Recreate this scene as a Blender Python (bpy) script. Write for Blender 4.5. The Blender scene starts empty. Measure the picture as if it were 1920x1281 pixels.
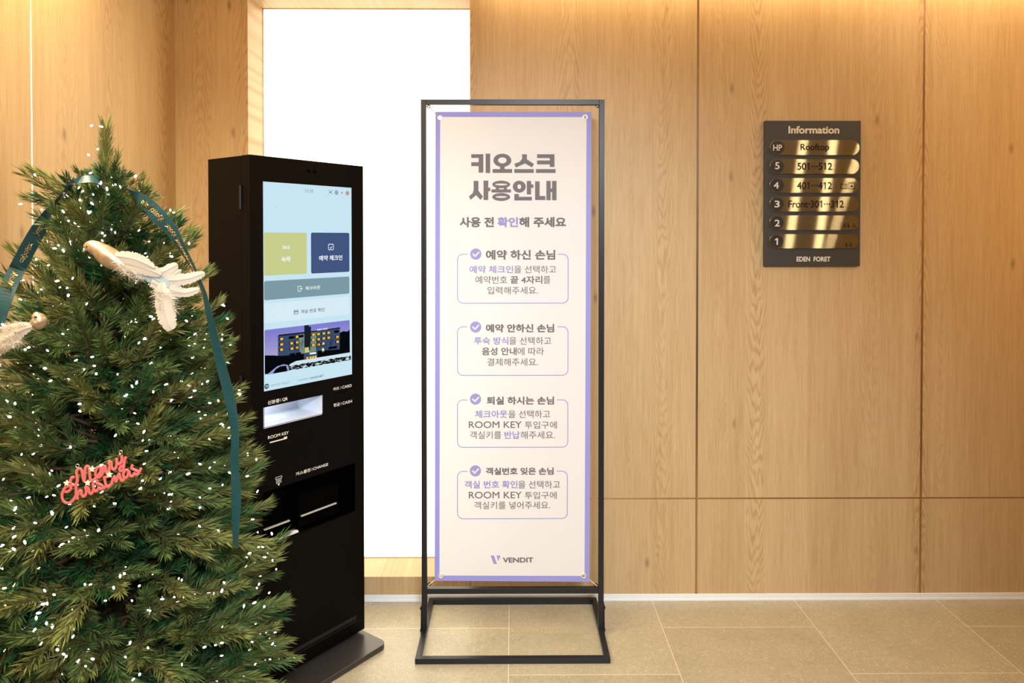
import bpy, math, random
import numpy as np
from mathutils import Vector, Matrix, noise

# ------------------------------------------------------------------ camera, world, lights
scene = bpy.context.scene
COL = scene.collection
FPX = 1340.0
YAW, PITCH, CAM_H = math.radians(0.4), math.radians(0.8), 1.53
PPX, PPY = 971.356, 464.711           # principal point in a 1920 x 1281 frame

cam_data = bpy.data.cameras.new('camera')
cam = bpy.data.objects.new('camera', cam_data)
COL.objects.link(cam)
cam_data.sensor_width = 36
cam_data.lens = FPX / 1920 * 36
cam_data.shift_x = (960 - PPX) / 1920
cam_data.shift_y = -(640.5 - PPY) / 1920
cam_data.clip_start = 0.05
cam.location = (0, 0, CAM_H)
cam.rotation_euler = (math.pi / 2 - PITCH, 0, -YAW)
scene.camera = cam

world = bpy.data.worlds.new('world')
scene.world = world
world.use_nodes = True
world.node_tree.nodes['Background'].inputs[0].default_value = (1.0, 0.96, 0.92, 1)
world.node_tree.nodes['Background'].inputs[1].default_value = 0.16

scene.view_settings.view_transform = 'Standard'
scene.view_settings.look = 'None'
scene.view_settings.gamma = 1
scene.view_settings.use_curve_mapping = False
scene.view_settings.exposure = 0.0
scene.cycles.max_bounces = 8
scene.cycles.diffuse_bounces = 4
scene.cycles.sample_clamp_indirect = 6

def area(name, loc, sx, sy, energy, color, rot=(0, 0, 0)):
    d = bpy.data.lights.new(name, 'AREA')
    d.shape = 'RECTANGLE'
    d.size, d.size_y, d.energy, d.color = sx, sy, energy, color
    o = bpy.data.objects.new(name, d)
    o.location, o.rotation_euler = loc, rot
    COL.objects.link(o)
    return o

def spot(name, loc, target, energy, color, angle, blend=0.8, size=0.05):
    d = bpy.data.lights.new(name, 'SPOT')
    d.energy, d.color, d.spot_size, d.spot_blend, d.shadow_soft_size = energy, color, angle, blend, size
    o = bpy.data.objects.new(name, d)
    o.location = loc
    o.rotation_euler = (Vector(target) - Vector(loc)).to_track_quat('-Z', 'Y').to_euler()
    COL.objects.link(o)
    return o

WARM = (1.0, 0.74, 0.42)
area('cove_light_back', (1.25, 2.925, 2.69), 2.8, 0.05, 17, WARM)
area('cove_light_left', (-1.34, 1.1, 2.69), 0.05, 2.4, 52, (1.0, 0.79, 0.47)).data.spread = math.radians(112)
spot('front_fill_spot', (0.35, -0.9, 2.62), (0.08, 2.75, 0.70), 900, (0.88, 0.95, 1.0), math.radians(58), 1.0, 0.35)  # added cool fill behind the camera, narrowed to the banner and middle floor
area('ceiling_lamp_soft', (-0.6, 0.4, 2.64), 1.1, 1.1, 25, (1.0, 0.94, 0.86))
area('orange_fill_right', (3.22, 1.9, 1.9), 0.8, 0.8, 15, (1.0, 0.42, 0.07), (0, math.radians(100), math.radians(-35)))  # added unseen fill that turns the right of the wall orange
spot('warm_fill_left', (-0.75, 1.0, 2.64), (-1.35, 2.7, 1.7), 42, (1.0, 0.66, 0.32), math.radians(80))  # added warm fill for the left wall and its corner
def lamp(name, loc, energy, color):
    d = bpy.data.lights.new(name, 'AREA'); d.shape = 'DISK'; d.size, d.energy, d.color = 0.06, energy, color
    o = bpy.data.objects.new(name, d); o.location = loc; COL.objects.link(o)
for loc, en in (((1.883, 1.43, 2.62), 5), ((2.126, 1.31, 2.62), 6), ((1.85, 2.54, 2.62), 2.0)):
    lamp('ceiling_spot', loc, en, (1.0, 0.86, 0.60))

# ------------------------------------------------------------------ helpers
_cy, _sy, _cp, _sp = math.cos(YAW), math.sin(YAW), math.cos(PITCH), math.sin(PITCH)
FWD = Vector((_sy * _cp, _cy * _cp, -_sp))
RGT = Vector((_cy, -_sy, 0))
UPV = RGT.cross(FWD)

def at(px, py, Y):
    """The point at depth plane Y (metres from the lens, along the room) that shows at a pixel."""
    r = FWD + RGT * ((px - PPX) / FPX) - UPV * ((py - PPY) / FPX)
    return Vector((0, 0, CAM_H)) + r * (Y / r.y)

def tag(o, label=None, cat=None, group=None, kind=None):
    if label: o['label'] = label
    if cat: o['category'] = cat
    if group: o['group'] = group
    if kind: o['kind'] = kind
    return o

def empty(name, loc=(0, 0, 0), rz=0.0):
    o = bpy.data.objects.new(name, None)
    o.empty_display_size = 0.1
    o.location, o.rotation_euler = loc, (0, 0, rz)
    COL.objects.link(o)
    return o

def link_mesh(name, me, mats, parent=None, smooth=False):
    for m in (mats if isinstance(mats, (list, tuple)) else [mats]):
        me.materials.append(m)
    if smooth:
        me.polygons.foreach_set('use_smooth', [True] * len(me.polygons))
    o = bpy.data.objects.new(name, me)
    if parent is not None: o.parent = parent
    COL.objects.link(o)
    return o

class MB:
    """Collects shapes and links them as one mesh object."""
    def __init__(self):
        self.v, self.f, self.m = [], [], []
    def add(self, vs, fs, m=0):
        b = len(self.v)
        self.v += [tuple(p) for p in vs]
        self.f += [tuple(i + b for i in f) for f in fs]
        self.m += [m] * len(fs)
    def box(self, x0, x1, y0, y1, z0, z1, m=0):
        vs = [(x, y, z) for z in (z0, z1) for y in (y0, y1) for x in (x0, x1)]
        self.add(vs, [(0, 2, 3, 1), (4, 5, 7, 6), (0, 1, 5, 4), (2, 6, 7, 3), (0, 4, 6, 2), (1, 3, 7, 5)], m)
    def tube(self, pts, r, n=8, m=0, caps=True, squash=None):
        pts = [Vector(p) for p in pts]
        rs = r if isinstance(r, (list, tuple)) else [r] * len(pts)
        rings, N = [], None
        for i, p in enumerate(pts):
            t = (pts[min(i + 1, len(pts) - 1)] - pts[max(i - 1, 0)])
            t = t.normalized() if t.length > 1e-9 else Vector((0, 0, 1))
            if squash is not None:
                a = Vector(squash[0]).cross(t)
                a = a.normalized() if a.length > 1e-6 else Vector((1, 0, 0))
                bvec = Vector(squash[0]).normalized() * squash[1]
            else:
                if N is None:
                    N = t.orthogonal().normalized()
                N = (N - t * N.dot(t))
                N = N.normalized() if N.length > 1e-6 else t.orthogonal().normalized()
                a, bvec = N, t.cross(N)
            rings.append([p + (a * math.cos(2 * math.pi * k / n) + bvec * math.sin(2 * math.pi * k / n)) * rs[i] for k in range(n)])
        vs = [q for g in rings for q in g]
        fs = [(i * n + k, i * n + (k + 1) % n, (i + 1) * n + (k + 1) % n, (i + 1) * n + k) for i in range(len(pts) - 1) for k in range(n)]
        if caps:
            fs += [tuple(range(n - 1, -1, -1)), tuple((len(pts) - 1) * n + k for k in range(n))]
        self.add(vs, fs, m)
    def ball(self, c, r, nu=10, nv=7, m=0, axis=None):
        c = Vector(c); rx, ry, rz = r if isinstance(r, (list, tuple)) else (r, r, r)
        M = Matrix.Identity(3) if axis is None else Vector(axis).to_track_quat('Z', 'Y').to_matrix()
        vs = [c + M @ Vector((0, 0, -rz))]
        for j in range(1, nv):
            a = math.pi * j / nv
            for k in range(nu):
                b = 2 * math.pi * k / nu
                vs.append(c + M @ Vector((rx * math.sin(a) * math.cos(b), ry * math.sin(a) * math.sin(b), -rz * math.cos(a))))
        vs.append(c + M @ Vector((0, 0, rz)))
        fs = [(0, 1 + (k + 1) % nu, 1 + k) for k in range(nu)]
        for j in range(nv - 2):
            for k in range(nu):
                fs.append((1 + j * nu + k, 1 + j * nu + (k + 1) % nu, 1 + (j + 1) * nu + (k + 1) % nu, 1 + (j + 1) * nu + k))
        e = len(vs) - 1; s = 1 + (nv - 2) * nu
        fs += [(e, s + k, s + (k + 1) % nu) for k in range(nu)]
        self.add(vs, fs, m)
    def torus(self, c, R, r, normal=(0, 1, 0), nu=20, nv=8, m=0):
        M = Vector(normal).to_track_quat('Z', 'Y').to_matrix(); c = Vector(c)
        vs = []
        for i in range(nu):
            a = 2 * math.pi * i / nu
            for j in range(nv):
                b = 2 * math.pi * j / nv
                q = R + r * math.cos(b)
                vs.append(c + M @ Vector((q * math.cos(a), q * math.sin(a), r * math.sin(b))))
        fs = [(i * nv + j, ((i + 1) % nu) * nv + j, ((i + 1) % nu) * nv + (j + 1) % nv, i * nv + (j + 1) % nv) for i in range(nu) for j in range(nv)]
        self.add(vs, fs, m)
    # flat print on a plane that faces -Y: points are (x, z)
    def poly(self, pts, y, m=0):
        self.add([(p[0], y, p[1]) for p in pts], [tuple(range(len(pts)))], m)
    def rect(self, x0, x1, z0, z1, y, m=0):
        self.poly([(x0, z0), (x1, z0), (x1, z1), (x0, z1)], y, m)
    def disc(self, x, z, r, y, m=0, n=32, rz=None):
        self.poly([(x + r * math.cos(2 * math.pi * k / n), z + (rz or r) * math.sin(2 * math.pi * k / n)) for k in range(n)], y, m)
    def ring(self, x, z, r0, r1, y, m=0, n=32, k0=None, k1=None):
        """elliptic ring: outer (r1, k1), inner (r0, k0)"""
        k0, k1 = k0 or r0, k1 or r1
        vs = [(x + r0 * math.cos(2 * math.pi * k / n), y, z + k0 * math.sin(2 * math.pi * k / n)) for k in range(n)]
        vs += [(x + r1 * math.cos(2 * math.pi * k / n), y, z + k1 * math.sin(2 * math.pi * k / n)) for k in range(n)]
        self.add(vs, [(k, (k + 1) % n, n + (k + 1) % n, n + k) for k in range(n)], m)
    def stroke(self, pts, w, y, m=0, closed=False):
        P = [Vector((p[0], p[1])) for p in pts]
        n = len(P); L = []
        for i in range(n):
            a = P[i - 1] if (i > 0 or closed) else P[i]
            b = P[(i + 1) % n] if (i < n - 1 or closed) else P[i]
            d1 = (P[i] - a); d2 = (b - P[i])
            d1 = d1.normalized() if d1.length > 1e-9 else d2.normalized()
            d2 = d2.normalized() if d2.length > 1e-9 else d1
            t = (d1 + d2); t = t.normalized() if t.length > 1e-6 else d1
            nn = Vector((-t.y, t.x)); k = max(0.4, nn.dot(Vector((-d1.y, d1.x))))
            L.append((P[i] + nn * (w / 2 / k), P[i] - nn * (w / 2 / k)))
        vs = [(q.x, y, q.y) for pr in L for q in pr]
        e = n if closed else n - 1
        self.add(vs, [(2 * i, 2 * i + 1, 2 * ((i + 1) % n) + 1, 2 * ((i + 1) % n)) for i in range(e)], m)
    def build(self, name, mats, parent=None, smooth=False, bevel=0.0, segs=2):
        me = bpy.data.meshes.new(name)
        me.from_pydata(self.v, [], self.f)
        me.polygons.foreach_set('material_index', self.m)
        o = link_mesh(name, me, mats, parent, smooth)
        if bevel:
            b = o.modifiers.new('bevel', 'BEVEL')
            b.width, b.segments, b.limit_method = bevel, segs, 'ANGLE'
        return o

def roundrect(x0, x1, z0, z1, r, n=6):
    pts = []
    for cx, cz, a0 in ((x1 - r, z1 - r, 0), (x0 + r, z1 - r, 90), (x0 + r, z0 + r, 180), (x1 - r, z0 + r, 270)):
        for k in range(n + 1):
            a = math.radians(a0 + 90 * k / n)
            pts.append((cx + r * math.cos(a), cz + r * math.sin(a)))
    return pts

def prism(mb, pts, y0, y1, m=0):
    """Outline in (x, z) extruded from y0 (front) to y1."""
    n = len(pts)
    vs = [(p[0], y0, p[1]) for p in pts] + [(p[0], y1, p[1]) for p in pts]
    fs = [tuple(range(n)), tuple(range(2 * n - 1, n - 1, -1))]
    fs += [(k, n + k, n + (k + 1) % n, (k + 1) % n) for k in range(n)]
    mb.add(vs, fs, m)

def slab_xy(mb, pts, z0, z1, m=0):
    n = len(pts)
    vs = [(p[0], p[1], z0) for p in pts] + [(p[0], p[1], z1) for p in pts]
    fs = [tuple(range(n - 1, -1, -1)), tuple(range(n, 2 * n))] + [(k, (k + 1) % n, n + (k + 1) % n, n + k) for k in range(n)]
    mb.add(vs, fs, m)

def pierced(mb, x0, x1, z0, z1, y0, y1, holes, m=0):
    """A plate from y0 (front) to y1 with rectangular through-holes (x0, x1, z0, z1)."""
    xs = sorted({x0, x1, *[h[0] for h in holes], *[h[1] for h in holes]})
    zs = sorted({z0, z1, *[h[2] for h in holes], *[h[3] for h in holes]})
    inside = lambda x, z: any(h[0] < x < h[1] and h[2] < z < h[3] for h in holes)
    for i in range(len(xs) - 1):
        for j in range(len(zs) - 1):
            a, b, c, d = xs[i], xs[i + 1], zs[j], zs[j + 1]
            if inside((a + b) / 2, (c + d) / 2): continue
            for y in (y0, y1):
                mb.add([(a, y, c), (b, y, c), (b, y, d), (a, y, d)], [(0, 1, 2, 3) if y == y0 else (3, 2, 1, 0)], m)
    for (a, b, c, d), s in [((x0, x1, z0, z1), 1)] + [(h, -1) for h in holes]:
        for p, q in (((a, c), (b, c)), ((b, c), (b, d)), ((b, d), (a, d)), ((a, d), (a, c))):
            f = [(p[0], y0, p[1]), (p[0], y1, p[1]), (q[0], y1, q[1]), (q[0], y0, q[1])]
            mb.add(f, [(0, 1, 2, 3) if s > 0 else (3, 2, 1, 0)], m)

def smooth_path(pts, n=6):
    """Catmull-Rom through tuples of any length."""
    P = [np.array(p, float) for p in pts]
    out = []
    for i in range(len(P) - 1):
        p0, p1, p2, p3 = P[max(i - 1, 0)], P[i], P[i + 1], P[min(i + 2, len(P) - 1)]
        for k in range(n):
            t = k / n
            out.append(0.5 * (2 * p1 + (p2 - p0) * t + (2 * p0 - 5 * p1 + 4 * p2 - p3) * t * t + (3 * p1 - p0 - 3 * p2 + p3) * t ** 3))
    out.append(P[-1])
    return out

# ------------------------------------------------------------------ lettering: each character's outline once, then laid out by hand
_glyphs = {}
def _curve_mesh(s):
    c = bpy.data.curves.new('g', 'FONT')
    c.body, c.size, c.resolution_u = s, 1.0, 5
    o = bpy.data.objects.new('g', c)
    COL.objects.link(o)
    bpy.context.view_layer.update()
    ev = o.evaluated_get(bpy.context.evaluated_depsgraph_get())
    me = ev.to_mesh()
    vs = np.array([v.co[:2] for v in me.vertices]).reshape(-1, 2)
    fs = [tuple(p.vertices) for p in me.polygons]
    ev.to_mesh_clear()
    bpy.data.objects.remove(o); bpy.data.curves.remove(c)
    return vs, fs

_bar = None
def glyph(ch):
    global _bar
    if ch in _glyphs: return _glyphs[ch]
    if _bar is None:
        v, _ = _curve_mesh('HH'); _bar = np.ptp(v[:, 0])
    if ch == '1':
        z = glyph('0')
        h = z[0][:, 1].max()
        vs = np.array([(.23, 0), (.31, 0), (.31, h), (.25, h), (.23, h), (.23, h - .13), (.09, h - .20), (.09, h - .13)])
        g = (vs, [(0, 1, 2, 3, 4), (3, 7, 6, 5)], z[2])
    else:
        v, _ = _curve_mesh('H' + ch + 'H')
        adv = np.ptp(v[:, 0]) - _bar
        vs, fs = _curve_mesh(ch) if ch != ' ' else (np.zeros((0, 2)), [])
        g = (vs, fs, adv)
    _glyphs[ch] = g
    return g

def text(mb, s, x0, x1, z0, z1, y, m=0, bold=0.0, spans=None, track=0.0):
    """Fits the words s into the box x0..x1, z0..z1 on the plane at y; bold thickens the strokes; spans maps a character index to a material."""
    items, cx = [], 0.0
    for i, ch in enumerate(s):
        vs, fs, adv = glyph(ch)
        if len(vs): items.append((vs + np.array([cx, 0]), fs, i))
        cx += adv + track
    allv = np.concatenate([t[0] for t in items])
    lo, hi = allv.min(0) - bold, allv.max(0) + bold
    sx, sz = (x1 - x0) / (hi[0] - lo[0]), (z1 - z0) / (hi[1] - lo[1])
    offs = [(0, 0)]
    if bold:
        offs += [(bold * math.cos(a * math.pi / 6), bold * math.sin(a * math.pi / 6)) for a in range(12)]
        if bold > 0.03: offs += [(bold * .5 * math.cos(a * math.pi / 4), bold * .5 * math.sin(a * math.pi / 4)) for a in range(8)]
    for vs, fs, i in items:
        mi = m if spans is None else spans(i)
        for k, (dx, dz) in enumerate(offs):
            q = (vs + np.array([dx, dz]) - lo) * np.array([sx, sz]) + np.array([x0, z0])
            mb.add([(a, y - 0.00002 * k - 0.00001 * (i % 2), b) for a, b in q], fs, mi)

# ------------------------------------------------------------------ materials
class NT:
    def __init__(self, mat):
        self.t = mat.node_tree
    def n(self, kind, **kw):
        nd = self.t.nodes.new(kind)
        for k, v in kw.items(): setattr(nd, k, v)
        return nd
    def put(self, sock, v):
        if hasattr(v, 'is_linked') or hasattr(v, 'links'): self.t.links.new(v, sock)
        else: sock.default_value = v
    def m(self, op, a, b=None, c=None, clamp=False):
        nd = self.n('ShaderNodeMath', operation=op, use_clamp=clamp)
        for i, v in enumerate((a, b, c)):
            if v is not None: self.put(nd.inputs[i], v)
        return nd.outputs[0]
    def xyz(self, coord='Object'):
        tc = self.n('ShaderNodeTexCoord'); s = self.n('ShaderNodeSeparateXYZ')
        self.t.links.new(tc.outputs[coord], s.inputs[0])
        return s.outputs[0], s.outputs[1], s.outputs[2]
    def vec(self, x, y, z):
        c = self.n('ShaderNodeCombineXYZ')
        for i, v in enumerate((x, y, z)): self.put(c.inputs[i], v)
        return c.outputs[0]
    def noise(self, v, scale=1.0, detail=2.0, rough=0.5):
        nd = self.n('ShaderNodeTexNoise')
        if v is not None: self.t.links.new(v, nd.inputs['Vector'])
        nd.inputs['Scale'].default_value, nd.inputs['Detail'].default_value, nd.inputs['Roughness'].default_value = scale, detail, rough
        return nd.outputs[0]
    def white(self, w):
        nd = self.n('ShaderNodeTexWhiteNoise', noise_dimensions='1D')
        self.put(nd.inputs['W'], w)
        return nd.outputs[0]
    def mix(self, f, a, b, blend='MIX'):
        nd = self.n('ShaderNodeMix', data_type='RGBA', blend_type=blend)
        self.put(nd.inputs[0], f)
        for i, v in ((6, a), (7, b)):
            self.put(nd.inputs[i], v if hasattr(v, 'links') else (*v, 1) if len(v) == 3 else v)
        return nd.outputs[2]
    def smooth(self, x, a, b):
        nd = self.n('ShaderNodeMapRange', interpolation_type='SMOOTHSTEP')
        self.put(nd.inputs[0], x)
        nd.inputs[1].default_value, nd.inputs[2].default_value = a, b
        return nd.outputs[0]

def mat(name, color=(0.5, 0.5, 0.5), rough=0.5, metal=0.0, **kw):
    m = bpy.data.materials.new(name)
    m.use_nodes = True
    b = m.node_tree.nodes['Principled BSDF']
    b.inputs['Base Color'].default_value = (*color, 1)
    b.inputs['Roughness'].default_value = rough
    b.inputs['Metallic'].default_value = metal
    for k, v in kw.items():
        b.inputs[k.replace('_', ' ')].default_value = v
    return m

def bsdf(m): return m.node_tree.nodes['Principled BSDF']

def speckle(m, scale=60, amount=0.12, bump=0.0):
    """A fine procedural unevenness on a plain paint or metal."""
    t = NT(m); b = bsdf(m)
    tc = t.n('ShaderNodeTexCoord')
    f = t.noise(tc.outputs['Object'], scale, 3)
    c = tuple(b.inputs['Base Color'].default_value)[:3]
    t.t.links.new(t.mix(f, tuple(x * (1 - amount) for x in c), tuple(min(1, x * (1 + amount)) for x in c)), b.inputs['Base Color'])
    if bump:
        bp = t.n('ShaderNodeBump'); bp.inputs['Strength'].default_value = bump; bp.inputs['Distance'].default_value = 0.001
        t.t.links.new(f, bp.inputs['Height']); t.t.links.new(bp.outputs[0], b.inputs['Normal'])
    return m

def emit(name, color, strength=1.0, sample=True):
    m = bpy.data.materials.new(name)
    m.use_nodes = True
    nt = m.node_tree
    nt.nodes.remove(nt.nodes['Principled BSDF'])
    e = nt.nodes.new('ShaderNodeEmission')
    e.inputs[0].default_value, e.inputs[1].default_value = (*color, 1), strength
    nt.links.new(e.outputs[0], nt.nodes['Material Output'].inputs[0])
    if not sample: m.cycles.emission_sampling = 'NONE'
    return m

def srgb(r, g, b):
    f = lambda c: (c / 255 / 12.92) if c / 255 < 0.04045 else ((c / 255 + 0.055) / 1.055) ** 2.4
    return (f(r), f(g), f(b))

def oak(name, axis, light, dark, seed=0.0, strip=0.165):
    """Quarter and crown cut oak veneer: upright strips with pointed arches, fine fibres and a few knots."""
    m = mat(name, light, 0.42)
    t = NT(m)
    X, Y, Z = t.xyz()
    c = t.m('ADD', X if axis == 'x' else Y, 7.31 + seed)
    warp = t.m('MULTIPLY', t.m('SUBTRACT', t.noise(t.vec(t.m('MULTIPLY', c, 6.0), 0.0, t.m('MULTIPLY', Z, 0.8)), 1, 3), 0.5), 0.03)
    s = t.m('DIVIDE', t.m('ADD', c, t.m('MULTIPLY', t.m('SINE', t.m('MULTIPLY', c, 9.7)), 0.035)), strip)
    ident = t.m('FLOOR', s)
    r1 = t.white(ident); r2 = t.white(t.m('ADD', ident, 57.3)); r3 = t.white(t.m('ADD', ident, 131.7))
    u = t.m('MULTIPLY', t.m('SUBTRACT', t.m('FRACT', s), t.m('ADD', 0.25, t.m('MULTIPLY', r2, 0.5))), strip)
    u = t.m('ADD', u, warp)
    zz = t.m('ADD', Z, t.m('MULTIPLY', r1, 9.0))
    jig = t.noise(t.vec(t.m('MULTIPLY', c, 16.0), r1, t.m('MULTIPLY', zz, 2.4)), 1, 3, 0.55)
    A = t.m('ADD', 900.0, t.m('MULTIPLY', r3, 1500.0))
    g = t.m('ADD', t.m('MULTIPLY', t.m('MULTIPLY', u, u), A), t.m('MULTIPLY', zz, t.m('SUBTRACT', t.m('MULTIPLY', t.m('GREATER_THAN', r2, 0.5), 28.0), 14.0)))
    g = t.m('ADD', g, t.m('MULTIPLY', jig, 7.0))
    band = t.m('MULTIPLY', t.m('ADD', t.m('SINE', t.m('MULTIPLY', g, 6.283)), 1.0), 0.5)
    band = t.m('POWER', band, 2.2)
    near = t.m('MULTIPLY', t.smooth(t.m('ABSOLUTE', u), 0.085, 0.02), t.smooth(t.m('ADD', r1, t.m('MULTIPLY', jig, 0.5)), 0.45, 1.05))
    fib = t.noise(t.vec(t.m('MULTIPLY', c, 420.0), 0.0, t.m('MULTIPLY', Z, 7.0)), 1, 3, 0.65)
    fine = t.noise(t.vec(t.m('MULTIPLY', c, 1100.0), 3.0, t.m('MULTIPLY', Z, 26.0)), 1, 2, 0.6)
    broad = t.noise(t.vec(t.m('MULTIPLY', c, 7.0), 1.0, t.m('MULTIPLY', Z, 0.9)), 1, 2)
    patch = t.noise(t.vec(t.m('MULTIPLY', c, 60.0), 5.0, t.m('MULTIPLY', Z, 2.2)), 1, 3)
    f = t.m('MULTIPLY', t.m('MULTIPLY', band, near), 0.44)
    f = t.m('ADD', f, t.m('MULTIPLY', t.m('SUBTRACT', fib, 0.42), 1.35))
    f = t.m('ADD', f, t.m('MULTIPLY', t.m('SUBTRACT', fine, 0.5), 0.45))
    f = t.m('ADD', f, t.m('MULTIPLY', t.m('SUBTRACT', broad, 0.45), 0.5))
    f = t.m('ADD', f, t.m('MULTIPLY', t.m('SUBTRACT', patch, 0.5), 0.6))
    f = t.m('ADD', f, t.m('MULTIPLY', t.m('SUBTRACT', r3, 0.5), 0.16))
    f = t.m('ADD', f, 0.22, clamp=True)
    col = t.mix(f, light, dark)
    vo = t.n('ShaderNodeTexVoronoi', voronoi_dimensions='2D'); vo.inputs['Scale'].default_value = 1.0
    t.t.links.new(t.vec(t.m('ADD', t.m('MULTIPLY', c, 5.2), t.m('MULTIPLY', patch, 0.06)), t.m('ADD', t.m('MULTIPLY', Z, 2.1), t.m('MULTIPLY', fib, 0.03)), 0.0), vo.inputs['Vector'])
    sep = t.n('ShaderNodeSeparateColor'); t.t.links.new(vo.outputs['Color'], sep.inputs[0])
    kn = t.m('MULTIPLY', t.smooth(vo.outputs['Distance'], 0.075, 0.0), t.m('GREATER_THAN', sep.outputs[0], 0.78))
    kn = t.m('MULTIPLY', kn, t.m('MULTIPLY', fib, 1.1), clamp=True)
    col = t.mix(kn, col, tuple(x * 0.35 for x in dark))
    b = bsdf(m)
    t.t.links.new(col, b.inputs['Base Color'])
    t.t.links.new(t.m('ADD', 0.36, t.m('MULTIPLY', fib, 0.2)), b.inputs['Roughness'])
    b.inputs['Specular IOR Level'].default_value = 0.35
    bp = t.n('ShaderNodeBump'); bp.inputs['Strength'].default_value = 0.10; bp.inputs['Distance'].default_value = 0.001
    t.t.links.new(t.m('ADD', fib, fine), bp.inputs['Height']); t.t.links.new(bp.outputs[0], b.inputs['Normal'])
    return m

M = {}
M['oak'] = oak('oak_veneer_back', 'x', (0.60, 0.435, 0.242), (0.38, 0.225, 0.090))
M['oak_left'] = oak('oak_veneer_left', 'y', (0.63, 0.455, 0.24), (0.40, 0.245, 0.100), 3.7)

def floor_material():
    m = mat('beige_stone_tiles', (0.45, 0.36, 0.23), 0.38)
    t = NT(m); X, Y, Z = t.xyz()
    w = 0.6017
    cx = t.m('DIVIDE', t.m('ADD', X, 0.0164 + 20 * w), w)
    ci = t.m('FLOOR', cx); fx = t.m('FRACT', cx)
    par = t.m('MODULO', ci, 2.0)             # column right of the line at x = -0.016 has ci = 20
    yo = t.m('MULTIPLY', t.m('SUBTRACT', 1.0, par), 0.5)
    cyv = t.m('ADD', t.m('DIVIDE', t.m('ADD', t.m('SUBTRACT', Y, 2.780), 20 * w), w), yo)
    fy = t.m('FRACT', cyv); ri = t.m('FLOOR', cyv)
    dx = t.m('MULTIPLY', t.m('SUBTRACT', 0.5, t.m('ABSOLUTE', t.m('SUBTRACT', fx, 0.5))), w)
    dy = t.m('MULTIPLY', t.m('SUBTRACT', 0.5, t.m('ABSOLUTE', t.m('SUBTRACT', fy, 0.5))), w)
    joint = t.m('LESS_THAN', t.m('MINIMUM', dx, dy), 0.0013)
    tone = t.white(t.m('ADD', t.m('MULTIPLY', ci, 17.0), ri))
    P = t.vec(X, Y, 0.0)
    big = t.noise(P, 6, 3); mid = t.noise(P, 45, 4, 0.65); fine = t.noise(P, 330, 2)
    f = t.m('ADD', t.m('MULTIPLY', big, 0.45), t.m('ADD', t.m('MULTIPLY', mid, 0.75), t.m('SUBTRACT', t.m('MULTIPLY', t.m('SUBTRACT', tone, 0.5), 0.18), 0.12)))
    f = t.m('ADD', f, t.m('MULTIPLY', t.m('SUBTRACT', fine, 0.5), 0.8), clamp=True)
    col = t.mix(f, (0.265, 0.230, 0.150), (0.52, 0.465, 0.335))
    def flecks(scale, lo, hi, thr):
        vo = t.n('ShaderNodeTexVoronoi', voronoi_dimensions='2D'); vo.inputs['Scale'].default_value = scale
        t.t.links.new(P, vo.inputs['Vector'])
        sp = t.n('ShaderNodeSeparateColor'); t.t.links.new(vo.outputs['Color'], sp.inputs[0])
        return t.m('MULTIPLY', t.smooth(vo.outputs['Distance'], hi, lo), t.m('GREATER_THAN', sp.outputs[0], thr))
    clus = t.smooth(t.noise(P, 9, 2), 0.42, 0.62)
    col = t.mix(t.m('MULTIPLY', flecks(150, 0.10, 0.26, 0.74), t.m('ADD', 0.25, t.m('MULTIPLY', clus, 0.6))), col, (0.82, 0.74, 0.58))
    col = t.mix(t.m('MULTIPLY', flecks(190, 0.10, 0.24, 0.78), 0.7), col, (0.16, 0.105, 0.055))
    col = t.mix(t.m('MULTIPLY', flecks(62, 0.05, 0.13, 0.84), 0.9), col, (0.85, 0.78, 0.63))
    col = t.mix(joint, col, (0.72, 0.64, 0.49))
    b = bsdf(m)
    t.t.links.new(col, b.inputs['Base Color'])
    t.t.links.new(t.m('ADD', 0.24, t.m('MULTIPLY', mid, 0.16)), b.inputs['Roughness'])
    bp = t.n('ShaderNodeBump'); bp.inputs['Strength'].default_value = 0.08; bp.inputs['Distance'].default_value = 0.001
    t.t.links.new(fine, bp.inputs['Height']); t.t.links.new(bp.outputs[0], b.inputs['Normal'])
    return m
M['floor'] = floor_material()
M['ceiling'] = speckle(mat('white_ceiling_paint', (0.78, 0.74, 0.68), 0.8), 40, 0.03)
M['skirting'] = speckle(mat('pale_satin_skirting', (0.80, 0.82, 0.84), 0.35), 30, 0.03)
M['bronze'] = speckle(mat('bronze_inlay', (0.62, 0.42, 0.27), 0.22, 1.0), 90, 0.08)
M['steel'] = speckle(mat('brushed_steel', (0.72, 0.72, 0.74), 0.28, 1.0), 200, 0.08)
M['black_metal'] = speckle(mat('black_powder_coat', (0.0026, 0.0022, 0.0022), 0.42, Specular_IOR_Level=0.07), 500, 0.3, 0.05)
M['frame_metal'] = speckle(mat('black_satin_tube', (0.010, 0.010, 0.014), 0.36, Specular_IOR_Level=0.35), 300, 0.3)
M['gloss_black'] = mat('gloss_black', (0.0006, 0.0006, 0.0007), 0.5, Specular_IOR_Level=0.02)
M['slot_black'] = mat('slot_black', (0.001, 0.001, 0.001), 0.7, Specular_IOR_Level=0.05)
M['light_panel'] = emit('lit_diffuser', (1.0, 0.87, 0.66), 3.6)
M['print_white'] = emit('x', (1, 1, 1))
bpy.data.materials.remove(M.pop('print_white'))
M['label_white'] = mat('white_print', (0.80, 0.78, 0.74), 0.5)

# ------------------------------------------------------------------ the setting
WY = 2.99                      # face of the oak wall
LX = -1.405                    # face of the left wall
RX, FY, CZ = 3.3, -1.6, 2.70
OPEN = (-1.103, -0.180, 0.104, 2.540)     # lit niche opening
NB = 3.175                                # back of the niche

def struct(name, mb, mats, bevel=0, parent=None):
    o = mb.build(name, mats, parent, bevel=bevel)
    if parent is None: o['kind'] = 'structure'
    return o

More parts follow.
